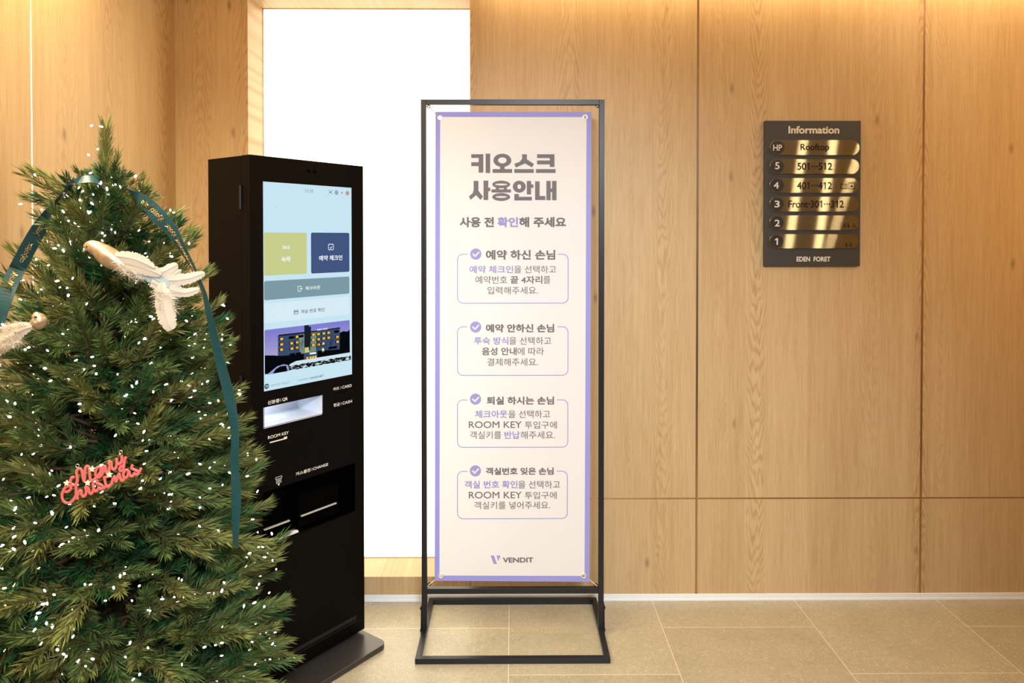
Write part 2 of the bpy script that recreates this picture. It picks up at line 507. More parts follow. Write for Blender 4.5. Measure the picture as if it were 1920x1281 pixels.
b = MB(); b.box(LX - 0.1, RX, FY, 3.3, -0.06, 0.0); struct('floor', b, M['floor'])
b = MB(); b.box(LX - 0.1, RX, FY, 2.86, CZ, CZ + 0.05); b.box(LX - 0.1, RX, 2.86, 3.3, CZ + 0.16, CZ + 0.2); b.box(LX - 0.1, RX, 2.84, 2.86, CZ + 0.05, CZ + 0.2)
struct('ceiling', b, M['ceiling'])

b = MB()
S1, S2, S3, HS = 0.7725, 1.7208, 2.669, 0.4315
g = 0.0048
panels = [(LX, OPEN[0], 0.0, CZ + 0.16), (OPEN[0], OPEN[1] - 0.0012, 0.0, OPEN[2]), (OPEN[0], OPEN[1], OPEN[3], CZ + 0.16)]
for a, c in ((OPEN[1], S1 - g), (S1 + g, S2 - g), (S2 + g, S3 - g), (S3 + g, RX)):
    panels += [(a, c, 0.0, HS - 0.0035), (a, c, HS + 0.0035, CZ + 0.16)]
for a, c, d, e in panels:
    b.box(a, c, WY, NB + 0.02 if c <= OPEN[1] + 0.001 else WY + 0.02, d, e)
b.box(OPEN[1], OPEN[1] + 0.02, WY + 0.02, NB + 0.02, 0, CZ + 0.16)
b.box(LX, RX, NB + 0.02, NB + 0.06, 0, CZ + 0.16)
struct('wall_back', b, M['oak'])
for i, (a, c, d, e) in enumerate(((S1 - g, S1 + g, 0.03, CZ + 0.1), (S2 - g, S2 + g, 0.03, CZ + 0.1), (S3 - g, S3 + g, 0.03, CZ + 0.1), (OPEN[1], RX, HS - 0.0035, HS + 0.0035))):
    b = MB(); b.box(a, c, WY + 0.0008 + 0.0004 * (i == 3), WY + 0.012, d, e); struct('trim_%d' % (i + 1), b, M['bronze'])
b = MB()
seam_y = 2.102
b.box(LX - 0.03, LX, FY, seam_y - 0.004, 0, CZ); b.box(LX - 0.03, LX, seam_y + 0.004, WY, 0, CZ)
b.box(LX - 0.1, LX - 0.03, FY, 3.3, 0, CZ + 0.16)
struct('wall_left', b, M['oak_left'])
b = MB(); b.box(LX - 0.03, LX - 0.001, seam_y - 0.004, seam_y + 0.004, 0, CZ); struct('trim_5', b, M['steel'])
b = MB(); b.box(LX, RX, WY - 0.004, WY, 0, 0.0285); b.box(LX, RX, WY - 0.006, WY - 0.004, 0, 0.009); struct('baseboard_back', b, M['skirting'], bevel=0.001)
b = MB(); b.box(LX, LX + 0.004, FY, WY - 0.004, 0, 0.0285); struct('baseboard_left', b, M['skirting'], bevel=0.001)

b = MB(); b.box(RX, RX + 0.05, FY, 3.3, 0, CZ + 0.2); struct('wall_right', b, M['oak_left'])

# lit panel set into the niche
lp = empty('light_panel', ((OPEN[0] + OPEN[1]) / 2, NB, OPEN[2]))
tag(lp, 'tall bright white backlit panel set in the wooden wall niche behind the kiosk', 'light panel')
hw = (OPEN[1] - OPEN[0]) / 2; hh = OPEN[3] - OPEN[2]
b = MB(); b.box(-hw + 0.004, hw - 0.001, 0.0, 0.006, 0.004, hh - 0.004); b.build('diffuser', M['light_panel'], lp)
b = MB()
pierced(b, -hw, hw, 0, hh, -0.006, 0.008, [(-hw + 0.004, hw - 0.001, 0.004, hh - 0.004)])
b.build('frame', M['steel'], lp)

# ------------------------------------------------------------------ self check-in kiosk
KIOSK_RZ = 0.9285
ki = empty('kiosk', (-0.8577, 2.3362, 0), KIOSK_RZ)
tag(ki, 'tall black self check-in kiosk with a lit touch screen on a low base plate', 'kiosk')
KW, KD, KZ0, KZ1 = 0.4811, 0.2475, 0.033, 1.8014
SCR = (0.0492, 0.4266, 1.018, 1.7168)
BAY = (0.0496, 0.2858, 0.8984, 0.9650)
TRAY = (0.045, 0.435, 0.5015, 0.6796)
b = MB(); pierced(b, 0, KW, KZ0, KZ1, 0, 0.0485, [SCR, (BAY[0] - 0.003, BAY[1] + 0.003, BAY[2] - 0.004, BAY[3]), (TRAY[0] - 0.003, TRAY[1] + 0.003, TRAY[2] - 0.003, TRAY[3] + 0.003)]); b.build('front_door', M['black_metal'], ki, bevel=0.0012)
b = MB(); pierced(b, 0.0006, KW - 0.0006, KZ0, KZ1 - 0.0006, 0.0505, KD, [(BAY[0] - 0.004, BAY[1] + 0.004, BAY[2] - 0.005, BAY[3] + 0.022), (TRAY[0] - 0.004, TRAY[1] + 0.004, TRAY[2] - 0.004, TRAY[3] + 0.004)]); b.build('cabinet', M['black_metal'], ki, bevel=0.0012)
b = MB(); b.box(0.03, KW - 0.03, 0.03, KD - 0.03, 0.02, KZ0); b.build('plinth', M['slot_black'], ki)
b = MB()
pl = []
for (cx, cy, a0) in ((KW + 0.004 - 0.03, 0.36 - 0.03, 0), (-0.004 + 0.03, 0.36 - 0.03, 90), (-0.004 + 0.03, -0.123 + 0.03, 180), (KW + 0.004 - 0.03, -0.123 + 0.03, 270)):
    for k in range(7):
        a = math.radians(a0 + 15 * k); pl.append((cx + 0.03 * math.cos(a), cy + 0.03 * math.sin(a)))
slab_xy(b, pl, 0.0, 0.02)
b.build('base_plate', speckle(mat('dark_base_plate', (0.035, 0.031, 0.030), 0.30), 400, 0.2), ki, bevel=0.002)
for z0, z1 in ((1.6248, 1.7024), (1.0006, 1.0732), (0.30, 0.375)):
    b = MB(); b.tube([(-0.0025, 0.0495, z0), (-0.0025, 0.0495, z1)], 0.0042, 10); b.build('hinge', M['frame_metal'], ki, smooth=False)
b = MB(); prism(b, roundrect(0.2233, 0.2657, 1.7600, 1.7700, 0.005), -0.0008, 0.001); b.disc(0.2445, 1.765, 0.0028, -0.001, 1)
b.build('camera_bar', [M['gloss_black'], mat('lens_glass', (0.02, 0.018, 0.016), 0.05)], ki)
b = MB()
n = 56
for k in range(n):
    x = 0.1 + (0.435 - 0.1) * k / (n - 1)
    b.add([(x, -0.0006, 0.088), (x + 0.0022, -0.0006, 0.088), (x + 0.0042, -0.0006, 0.102), (x + 0.002, -0.0006, 0.102)], [(0, 1, 2, 3)])
b.rect(0.09, 0.445, 0.0795, 0.0806, -0.0006)
b.build('vent_grille', mat('vent_edges', (0.05, 0.047, 0.043), 0.5), ki)

# touch screen
def E(r, g_, b_, s=1.0): return tuple(c * s for c in srgb(r, g_, b_))
ui = {'sky': (200, 229, 243), 'yellow': (200, 206, 140), 'navy': (66, 84, 128), 'grey': (124, 154, 166), 'row': (214, 236, 246), 'white': (240, 250, 252), 'ink': (70, 90, 112),
      'faint': (150, 185, 198), 'red': (196, 90, 90), 'blue': (60, 70, 150), 'rose': (196, 150, 150), 'slate': (150, 168, 190), 'coral': (240, 180, 150),
      'dusk': (130, 128, 205), 'haze': (168, 165, 215), 'wall': (60, 76, 108), 'wallg': (118, 140, 126), 'roof': (24, 30, 44), 'dark': (7, 9, 15), 'amber': (250, 190, 60), 'lemon': (206, 200, 120), 'snow': (206, 228, 236), 'lilac': (150, 156, 200), 'sign': (235, 240, 255), 'dusklow': (176, 160, 212)}
UI = {}
for k, v in ui.items():
    UI[k] = emit('screen_' + k, E(*v), 1.0, sample=(k == 'sky'))
ui_keys = list(UI); ui_mats = [UI[k] for k in ui_keys]; I = {k: i for i, k in enumerate(ui_keys)}
sc = MB(); sc.box(SCR[0], SCR[1], 0.003, 0.010, SCR[2], SCR[3]); scr = sc.build('screen', UI['sky'], ki)
b = MB()
y1, y2, y3 = 0.0026, 0.0022, 0.0018
def ui_tile(x0, x1, z0, z1, c, r=0.006): b.poly(roundrect(x0, x1, z0, z1, r), y1, I[c])
ui_tile(0.0529, 0.2243, 1.4040, 1.5476, 'yellow'); b.build('stay_button', ui_mats, scr)
b = MB(); ui_tile(0.2426, 0.4155, 1.4033, 1.5484, 'navy'); b.build('reservation_button', ui_mats, scr)
b = MB(); ui_tile(0.0530, 0.4150, 1.3220, 1.3857, 'grey'); b.build('checkout_button', ui_mats, scr)
b = MB(); ui_tile(0.0526, 0.4150, 1.2445, 1.3111, 'row'); b.build('room_number_button', ui_mats, scr)
b = MB()
W_, K_ = I['white'], I['ink']
def ui_part(name, fn):
    b = MB(); fn(b); b.build(name, ui_mats, scr)
w = 0.0022
def _clock(b): text(b, '10:38', 0.2162, 0.2526, 1.6890, 1.7008, y2, I['faint'], 0.012)
def _stay(b):
    text(b, '숙박', 0.1195, 0.1571, 1.4470, 1.4667, y2, W_, 0.022)
    b.build('stay_lettering', ui_mats, scr); b.v, b.f, b.m = [], [], []
    b.stroke([(0.1275, 1.4908), (0.1275, 1.5055)], w, y2, W_); b.stroke([(0.1275, 1.4945), (0.1515, 1.4945)], w, y2, W_); b.stroke([(0.1515, 1.4908), (0.1515, 1.5005), (0.1365, 1.5005), (0.1365, 1.4950)], w, y2, W_); b.disc(0.1320, 1.4990, 0.0022, y2, W_, 12)
def _reserve(b):
    text(b, '예약 체크인', 0.2766, 0.3819, 1.4474, 1.4666, y2, W_, 0.022)
    b.stroke(roundrect(0.3185, 0.3415, 1.4865, 1.5065, 0.003, 3), w, y2, W_, True); b.stroke([(0.324, 1.5050), (0.324, 1.5090)], w, y2, W_); b.stroke([(0.336, 1.5050), (0.336, 1.5090)], w, y2, W_); b.stroke([(0.3250, 1.4955), (0.3290, 1.4915), (0.3355, 1.4990)], w, y2, W_)
def _out(b):
    text(b, '체크아웃', 0.2171, 0.2816, 1.3460, 1.3590, y2, W_, 0.012)
    b.stroke([(0.1990, 1.3480), (0.1990, 1.3440), (0.1870, 1.3440), (0.1870, 1.3615), (0.1990, 1.3615), (0.1990, 1.3570)], 0.0019, y2, W_); b.stroke([(0.1935, 1.3525), (0.2045, 1.3525)], 0.0019, y2, W_); b.stroke([(0.2010, 1.3555), (0.2045, 1.3525), (0.2010, 1.3495)], 0.0019, y2, W_)
def _room(b):
    text(b, '객실 번호 확인', 0.1976, 0.3006, 1.2650, 1.2785, y2, K_, 0.008)
    b.stroke(roundrect(0.1700, 0.1870, 1.2655, 1.2785, 0.002, 3), 0.0018, y2, K_, True); b.rect(0.1700, 0.1870, 1.2722, 1.2752, y2, K_)
def _age(b):
    text(b, '19세 미만 이용금지', 0.0754, 0.1498, 1.0290, 1.0375, y2, I['slate'], 0.004)
    b.disc(0.061, 1.0337, 0.0088, y2, K_, 24); text(b, '19', 0.0557, 0.0663, 1.0300, 1.0375, y3, I['sky'], 0.03)
def _tel(b):
    text(b, '이용불편문의', 0.1835, 0.2350, 1.0296, 1.0372, y2, I['slate'], 0.004); text(b, '043-855-8877', 0.2385, 0.2953, 1.0296, 1.0370, y2, K_, 0.004)
def _flag(b):
    b.disc(0.3290, 1.6962, 0.0036, y2, I['red'], 18); b.poly([(0.3290 + 0.0036 * math.cos(a), 1.6962 + 0.0036 * math.sin(a)) for a in [math.pi + k * math.pi / 8 for k in range(9)]], y3, I['blue'])
    for dx, dz in ((-0.0072, 0.0052), (0.0072, 0.0052), (-0.0072, -0.0052), (0.0072, -0.0052)):
        q = 0.0012 * (1 if dx * dz < 0 else -1)
        b.stroke([(0.3290 + dx - 0.0017, 1.6962 + dz + q), (0.3290 + dx + 0.0017, 1.6962 + dz - q)], 0.0016, y2, K_)
def _flag2(b): b.disc(0.3560, 1.6957, 0.0088, y2, I['slate'], 24); b.rect(0.3490, 0.3560, 1.6962, 1.7010, y3, I['faint'])
def _flag3(b): b.disc(0.3811, 1.6959, 0.0032, y2, I['red'], 18)
def _flag4(b): b.disc(0.4069, 1.6960, 0.0085, y2, I['rose'], 24)
def _cursor(b): b.poly([(0.0970, 1.6330), (0.1010, 1.6330), (0.0970, 1.6385)], y2, I['faint'])
for nm, fn in (('clock', _clock), ('bed_icon', _stay), ('reservation_lettering', _reserve), ('checkout_lettering', _out), ('room_number_lettering', _room), ('age_notice', _age), ('telephone_lettering', _tel), ('cursor', _cursor)): ui_part(nm, fn)
for fn in (_flag, _flag2, _flag3, _flag4): ui_part('language_icon', fn)
# dusk photograph of the hotel on the screen
b = MB()
PX0, PW, PZ0, PH = 0.0540, 0.3620, 1.0747, 0.1480
def pp(pts): return [(PX0 + PW * min(max(a, 0), 1), PZ0 + PH * min(max(c, 0), 1)) for a, c in pts]
b.poly(roundrect(PX0, PX0 + PW, PZ0, PZ0 + PH, 0.005), y1, I['dusk'])
lay = [y1]
def pic(c, *pts):
    lay[0] -= 0.00003
    b.poly(pp(pts), lay[0], I[c])
for k in range(14):
    f_ = k / 13
    UI_k = emit('screen_dusk_sky', E(128 + 44 * f_, 126 + 36 * f_, 206 + 2 * f_), 1.0, False); ui_mats.append(UI_k)
    lay[0] -= 0.00003; z_ = 0.96 - 0.045 * k; b.poly(pp([(0.0, z_), (1.0, z_ + 0.02), (1.0, 0.3), (0.0, 0.3)]), lay[0], len(ui_mats) - 1)
pic('dark', (0.871, 0.712), (0.912, 0.74), (0.969, 0.717), (1, 0.764), (1, 0.1), (0.86, 0.1))
pic('wall', (0.141, 0.83), (0.44, 0.82), (0.44, 0.20), (0.141, 0.30)); pic('wall', (0.50, 0.82), (0.872, 0.822), (0.867, 0.20), (0.50, 0.20))
pic('wallg', (0.373, 0.80), (0.438, 0.80), (0.437, 0.33), (0.385, 0.35)); pic('wallg', (0.504, 0.80), (0.582, 0.80), (0.575, 0.34), (0.503, 0.33))
pic('roof', (0.134, 0.819), (0.154, 0.855), (0.445, 0.845), (0.438, 0.81)); pic('roof', (0.515, 0.847), (0.589, 0.838), (0.722, 0.842), (0.864, 0.850), (0.878, 0.82), (0.515, 0.812))
pic('roof', (0.437, 1.0), (0.489, 1.0), (0.489, 0.96), (0.515, 0.954), (0.515, 0.80), (0.504, 0.38), (0.437, 0.38))
pic('lemon', (0.441, 0.47), (0.488, 0.47), (0.495, 0.345), (0.441, 0.345)); pic('wallg', (0.432, 0.64), (0.437, 0.64), (0.437, 0.36), (0.432, 0.36))
pic('dark', (0.0, 0.43), (0.09, 0.40), (0.18, 0.36), (0.40, 0.33), (0.60, 0.345), (0.86, 0.30), (1, 0.26), (1, 0.0), (0, 0.0))
pic('wall', (0.43, 0.345), (0.59, 0.345), (0.59, 0.20), (0.43, 0.20))
text(b, 'EDEN FORET', PX0 + PW * 0.589, PX0 + PW * 0.72, PZ0 + PH * 0.835, PZ0 + PH * 0.875, lay[0] - 0.0002, I['sign'], 0.03)
pic('sign', (0.499, 0.332), (0.575, 0.326), (0.575, 0.282), (0.499, 0.288))
for a, c in ((.178, .75), (.178, .624), (.176, .504), (.291, .493), (.288, .618), (.35, .753), (.349, .497), (.348, .622), (.539, .751), (.6, .75), (.665, .75), (.724, .75), (.6, .624), (.664, .627), (.724, .628), (.6, .497), (.833, .618), (.835, .497), (.536, .627), (.536, .503), (.655, .50)):
    pic('dark', (a - .024, c - .034), (a + .024, c - .034), (a + .024, c + .034), (a - .024, c + .034))
    pic('amber', (a - .012, c - .026), (a + .019, c - .026), (a + .019, c + .026), (a - .012, c + .026))
for a, c in ((.288, .755), (.395, .756), (.295, .354), (.365, .353), (.824, .755), (.753, .37), (.80, .37)):
    pic('dark', (a - .03, c - .03), (a + .03, c - .03), (a + .03, c + .03), (a - .03, c + .03))
for a in (.468, .505, .535, .565): pic('amber', (a - .012, .19), (a + .012, .19), (a + .012, .24), (a - .012, .24))
for k in range(12):                                                # the starry street lamp
    a = k * math.pi / 6
    pic('lemon', (0.656 + 0.004 * math.cos(a + 1.5), 0.359 + 0.01 * math.sin(a + 1.5)), (0.656 + 0.028 * math.cos(a), 0.359 + 0.07 * math.sin(a)), (0.656 - 0.004 * math.cos(a + 1.5), 0.359 - 0.01 * math.sin(a + 1.5)))
pic('white', *[(0.656 + 0.012 * math.cos(k), 0.359 + 0.03 * math.sin(k)) for k in np.linspace(0, 6.0, 9)]); pic('white', *[(0.663 + 0.006 * math.cos(k), 0.51 + 0.03 * math.sin(k)) for k in np.linspace(0, 6.0, 9)])
rr = random.Random(4)
for cx, cz in ((0.335, 0.60), (0.40, 0.60), (0.585, 0.55), (0.75, 0.52), (0.68, 0.46)):          # bare trees before the walls
    for k in range(9):
        a = math.radians(rr.uniform(40, 140)); l = rr.uniform(.05, .12)
        x0, z0 = cx + rr.uniform(-.01, .01), cz - rr.uniform(.0, .2)
        lay[0] -= 0.00003
        b.stroke(pp([(x0, z0), (x0 + l * .5 * math.cos(a), z0 + l * 1.6 * math.sin(a))]), 0.0009, lay[0], I['dark'])
pic('snow', (0.266, 0.146), (0.336, 0.192), (0.737, 0.187), (0.999, 0.186), (0.999, 0.0), (0.22, 0.0))
for k in range(230):
    a = rr.uniform(0.24, 1.0); c = rr.uniform(0.0, 0.10)
    l = rr.uniform(.012, .035); h_ = rr.uniform(.008, .02)
    pic('dark', (a - l, c), (a, c + h_), (a + l, c + h_ * .3), (a, c - h_ * .6))
pic('lilac', (0.0, 0.0), (0.11, 0.15), (0.183, 0.175), (0.228, 0.14), (0.245, 0.0)); pic('dark', (0.062, 0.0), (0.095, 0.09), (0.143, 0.138), (0.207, 0.135), (0.224, 0.0))
b.build('hotel_picture', ui_mats, scr)

# scanner bay, lit from inside
bayw = mat('white_bay', (0.70, 0.74, 0.82), 0.5)
bx0, bx1, bz0, bz1 = BAY; bd = 0.142
b = MB(); b.box(bx0, bx1, 0.0004, bd, bz0 - 0.004, bz0); b.box(bx0 - 0.003, bx0, 0.0004, bd, bz0, bz1); b.box(bx1, bx1 + 0.003, 0.0004, bd, bz0, bz1); b.box(bx0, bx1, bd, bd + 0.003, bz0, bz1 + 0.02)
b.box(bx0, bx1, 0.002, bd, bz1 + 0.012, bz1 + 0.016); b.box(bx0 - 0.003, bx0, 0.0495, bd, bz1, bz1 + 0.012); b.box(bx1, bx1 + 0.003, 0.0495, bd, bz1, bz1 + 0.012)
bay = b.build('scanner_bay', bayw, ki)
b = MB(); b.box(bx0 + 0.01, bx1 - 0.10, 0.06, 0.13, bz1 + 0.008, bz1 + 0.0115); b.build('bay_lamp', emit('bay_led', (0.86, 0.93, 1.0), 4.0), bay)
b = MB()
def flat_stroke(mb, pts, w_, z):
    s_ = MB(); s_.stroke(pts, w_, 0); mb.add([(v[0], v[2], z) for v in s_.v], s_.f)
flat_stroke(b, [(0.075, 0.04), (0.15, 0.04), (0.15, 0.10), (0.075, 0.10), (0.075, 0.04)], 0.002, bz0 + 0.0005)
for x in (0.085, 0.10, 0.19, 0.205): flat_stroke(b, [(x, 0.06), (x + 0.008, 0.085)], 0.003, bz0 + 0.0005)
b.build('bay_marks', mat('pale_blue_print', (0.50, 0.58, 0.68), 0.5), bay)
b = MB(); b.stroke(roundrect(bx0 - 0.001, bx1 + 0.001, bz0 - 0.001, bz1 + 0.001, 0.003, 3), 0.0016, -0.0004, 0, True); b.build('bay_rim', M['black_metal'], bay)

# slots and panels on the door
for nm, (x0, x1, z) in (('card_slot', (0.3455, 0.4040, 0.9600)), ('cash_slot', (0.3440, 0.4135, 0.9012))):
    b = MB(); prism(b, roundrect(x0, x1, z - 0.0026, z + 0.0026, 0.0024, 4), -0.0006, 0.002); b.build(nm, M['slot_black'], ki)
b = MB(); b.box(0.0700, 0.1375, -0.0008, 0.002, 0.8412, 0.8452); b.box(0.1245, 0.1375, -0.0012, 0.002, 0.8452, 0.8492)
b.build('room_key_slot', mat('ivory_card_edge', (0.80, 0.74, 0.62), 0.4), ki)
tx0, tx1, tz0, tz1 = TRAY
b = MB(); td = 0.06
b.box(tx0 - 0.003, tx0, 0.0004, td, tz0, tz1); b.box(tx1, tx1 + 0.003, 0.0004, td, tz0, tz1); b.box(tx0, tx1, td, td + 0.003, tz0, tz1); b.box(tx0, tx1, 0.0004, td, tz1, tz1 + 0.003); b.box(tx0, tx1, 0.0004, td, tz0 - 0.003, tz0)
tb = b.build('change_bay', M['gloss_black'], ki)
b = MB(); b.box(0.1900, 0.3688, 0.010, td, 0.513, 0.628); b.build('cash_tray_housing', M['gloss_black'], tb, bevel=0.001)
for x0, x1 in ((0.0507, 0.1517), (0.1990, 0.3538)):  # tray edges, with the light reflecting on them put into a pale colour
    b = MB(); b.box(x0, x1, 0.004, 0.012, 0.5505, 0.5555); b.build('tray_lip_glint', speckle(mat('lip_glint_paint', (0.62, 0.63, 0.63), 0.35, 0.4), 200, 0.05), tb, bevel=0.0008)

def door_print(name, fn):
    b = MB(); fn(b); b.build(name, M['label_white'], ki)
def _card(b):
    text(b, '카드', 0.3357, 0.3640, 0.9712, 0.9830, -0.0006, 0, 0.015); b.rect(0.3702, 0.3715, 0.9722, 0.9820, -0.0006); text(b, 'CARD', 0.3770, 0.4218, 0.9722, 0.9824, -0.0006, 0, 0.012)
def _cash(b):
    text(b, '현금', 0.3368, 0.3655, 0.9118, 0.9242, -0.0006, 0, 0.015); b.rect(0.3710, 0.3723, 0.9126, 0.9230, -0.0006); text(b, 'CASH', 0.3778, 0.4231, 0.9126, 0.9232, -0.0006, 0, 0.012)
def _qr(b):
    text(b, '신분증', 0.0624, 0.1085, 0.9718, 0.9852, -0.0006, 0, 0.015); b.rect(0.1126, 0.1140, 0.9726, 0.9836, -0.0006); text(b, 'QR', 0.1195, 0.1407, 0.9716, 0.9840, -0.0006, 0, 0.012)
def _key(b): text(b, 'ROOM KEY', 0.0629, 0.1444, 0.8560, 0.8665, -0.0006, 0, 0.010)
def _change(b):
    text(b, '거스름돈', 0.1719, 0.2350, 0.7030, 0.7152, -0.0006, 0, 0.015); b.rect(0.2395, 0.2409, 0.7040, 0.7140, -0.0006); text(b, 'CHANGE', 0.2455, 0.3113, 0.7040, 0.7140, -0.0006, 0, 0.010)
def _receipt(b):
    b.stroke(roundrect(0.0915, 0.1165, 0.7130, 0.7195, 0.0015, 2), 0.0012, -0.0006, 0, True); b.stroke([(0.0945, 0.7130), (0.0945, 0.6985), (0.1135, 0.6985), (0.1135, 0.7130)], 0.0012, -0.0006)
    for z in (0.7090, 0.7058, 0.7026): b.stroke([(0.0975, z), (0.1105, z)], 0.0012, -0.0006)
    b.poly([(0.0990, 0.6955), (0.1085, 0.6955), (0.1038, 0.6880)], -0.0006)
for nm, fn in (('card_lettering', _card), ('cash_lettering', _cash), ('scanner_lettering', _qr), ('room_key_lettering', _key), ('change_lettering', _change), ('receipt_icon', _receipt)): door_print(nm, fn)

def on_kiosk(x, y, z):
    return Matrix.Translation(ki.location) @ Matrix.Rotation(KIOSK_RZ, 4, 'Z') @ Vector((x, y, z))
def paper(name, x0, x1, z0, h, bow, c, label):
    b = MB(); n = 12
    vs, fs = [], []
    for k in range(n + 1):
        t_ = k / n; x = x0 + (x1 - x0) * t_
        zt = z0 + h * (math.sin(math.pi * min(1, 0.15 + 0.85 * (1 - t_))) if bow else 1.0 - 0.5 * max(0, t_ - 0.75) * 4 * 0.8)
        for y, z in ((0.003, z0), (0.0145, z0 + 0.001), (0.008, max(zt, z0 + 0.0012)), (0.0075, max(zt, z0 + 0.0012) + 0.0004)):
            vs.append(on_kiosk(x, y, z))
    for k in range(n):
        for j in range(3): fs.append((k * 4 + j, (k + 1) * 4 + j, (k + 1) * 4 + j + 1, k * 4 + j + 1))
        fs.append((k * 4 + 3, (k + 1) * 4 + 3, (k + 1) * 4, k * 4))
    b.add(vs, fs)
    o = b.build(name, c); tag(o, label, 'paper')
paper('paper_slip', 0.0505, 0.105, tz0 + 0.0004, 0.0125, False, speckle(mat('tan_paper', (0.62, 0.49, 0.30), 0.8), 80, 0.05), 'tan paper slip lying in the low tray opening of the black kiosk')
paper('paper_slip', 0.100, 0.186, tz0 + 0.0004, 0.0140, True, speckle(mat('white_paper', (0.74, 0.71, 0.68), 0.8), 80, 0.03), 'curled white paper slip beside the tan slip in the kiosk tray')

# ------------------------------------------------------------------ banner stand
FYF, T = 2.735, 0.020            # front of the upright frame and the tube size
st = empty('banner_stand', (0, FYF, 0))
tag(st, 'black square-tube metal stand on a rectangular floor frame holding the banner', 'banner stand')
fm = M['frame_metal']
X0, X1, ZT = -0.352, 0.3497, 2.0583
for x in (X0, X1 - T):
    b = MB(); b.box(x, x + T, 0, T, 0.02, ZT); b.build('upright', fm, st, bevel=0.0008)
b = MB(); b.box(X0 + T, X1 - T, 0.0, T, ZT - T, ZT); b.build('top_bar', fm, st, bevel=0.0008)
b = MB(); b.box(X0 + T, X1 - T, 0.0, T, 0.158, 0.178); b.build('cross_bar', fm, st, bevel=0.0008)
BF, BB = 2.5435 - FYF, 2.979 - FYF
b = MB(); b.box(X0, X1, BF, BF + T, 0, T); b.build('base_front_bar', fm, st, bevel=0.0008)
b = MB(); b.box(X0, X1, BB - T, BB, 0, T); b.build('base_rear_bar', fm, st, bevel=0.0008)
for x in (X0, X1 - T):
    b = MB(); b.box(x, x + T, BF + T, BB - T, 0, T); b.build('base_side_bar', fm, st, bevel=0.0008)
for s, x in ((-1, X0), (1, X1)):
    b = MB()
    a, c = (x - 0.003, x) if s < 0 else (x, x + 0.003)
    vs = []
    for xx in (a, c):
        vs += [(xx, -0.012, 0.0), (xx, T + 0.035, 0.0), (xx, T + 0.002, 0.115), (xx, -0.001, 0.115)]
    b.add(vs, [(0, 3, 2, 1), (4, 5, 6, 7), (0, 1, 5, 4), (1, 2, 6, 5), (2, 3, 7, 6), (3, 0, 4, 7)])
    br = b.build('bracket', fm, st)
    for z in (0.012, 0.098):
        b = MB(); b.tube([(x + s * 0.002, 0.01, z), (x + s * 0.007, 0.01, z)], 0.0055, 6); b.build('bolt', M['black_metal'], br)
rings = [(-0.3227, 2.0323, X0 + T, 1), (0.3227, 2.0340, X1 - T, -1), (-0.3232, 0.1915, X0 + T, 1), (0.3198, 0.1870, X1 - T, -1)]
ym = T / 2
for x, z, xe, s in rings:
    b = MB(); b.torus((x, ym, z), 0.0052, 0.0016, (0, 1, 0), 18, 6); b.tube([(xe, ym, z), (x - s * 0.005, ym, z)], 0.0016, 6)
    b.build('eye_hook', M['black_metal'], st, smooth=True)

# ------------------------------------------------------------------ printed banner
BY = FYF + T / 2
bn = empty('banner', (0, BY, 0))
tag(bn, 'white printed vinyl banner with a lavender border tied inside the black stand', 'banner')
def translucent(name, color, amount=0.28, rough=0.55):
    m = mat(name, color, rough)
    t = NT(m); b_ = bsdf(m)
    tr = t.n('ShaderNodeBsdfTranslucent'); tr.inputs[0].default_value = (*color, 1)
    mx = t.n('ShaderNodeMixShader'); mx.inputs[0].default_value = amount
    t.t.links.new(b_.outputs[0], mx.inputs[1]); t.t.links.new(tr.outputs[0], mx.inputs[2])
    t.t.links.new(mx.outputs[0], t.t.nodes['Material Output'].inputs[0])
    return m, tr
LAV = (0.36, 0.36, 0.80)
mb_, tr_ = translucent('banner_vinyl', (0.84, 0.83, 0.84))
t = NT(mb_); X, Y, Z = t.xyz()
xs = t.m('SUBTRACT', X, t.m('MULTIPLY', t.m('SUBTRACT', Z, 1.106), 0.0031))
inx = t.m('MULTIPLY', t.m('GREATER_THAN', xs, -0.2817), t.m('LESS_THAN', xs, 0.2790))
inz = t.m('MULTIPLY', t.m('GREATER_THAN', t.m('ADD', Z, t.m('MULTIPLY', X, 0.006)), 0.2235), t.m('LESS_THAN', Z, 1.9926))
colr = t.mix(t.m('MULTIPLY', inx, inz), LAV, (0.84, 0.83, 0.84))
t.t.links.new(colr, bsdf(mb_).inputs['Base Color']); t.t.links.new(colr, tr_.inputs[0])
M['vinyl'] = mb_
M['p_grey'] = translucent('banner_grey_ink', (0.20, 0.185, 0.20), 0.35)[0]
M['p_lav'] = translucent('banner_lavender_ink', (0.40, 0.38, 0.76), 0.35)[0]
M['p_white'] = translucent('banner_white', (0.84, 0.83, 0.84))[0]
grom = [(-0.2797, 1.9892), (0.2761, 1.9927), (-0.2791, 0.2240), (0.2733, 0.2222)]
# sheet with four punched holes
cu = bpy.data.curves.new('sheet', 'CURVE'); cu.dimensions = '2D'; cu.fill_mode = 'BOTH'; cu.extrude = 0.0004
def spline(pts):
    s_ = cu.splines.new('POLY'); s_.points.add(len(pts) - 1)
    for p, q in zip(s_.points, pts): p.co = (q[0], q[1], 0, 1)
    s_.use_cyclic_u = True
spline([(-0.3032, 0.2052), (0.2953, 0.1985), (0.3010, 2.0129), (-0.2976, 2.0126)])
for gx, gz in grom: spline([(gx + 0.0058 * math.cos(a), gz + 0.0058 * math.sin(a)) for a in np.linspace(0, 2 * math.pi, 20, endpoint=False)])
tmp = bpy.data.objects.new('tmp', cu); COL.objects.link(tmp); bpy.context.view_layer.update()
me = bpy.data.meshes.new_from_object(tmp.evaluated_get(bpy.context.evaluated_depsgraph_get()))
bpy.data.objects.remove(tmp)
me.transform(Matrix.Rotation(math.pi / 2, 4, 'X'))
me.materials.clear()
link_mesh('sheet', me, M['vinyl'], bn)
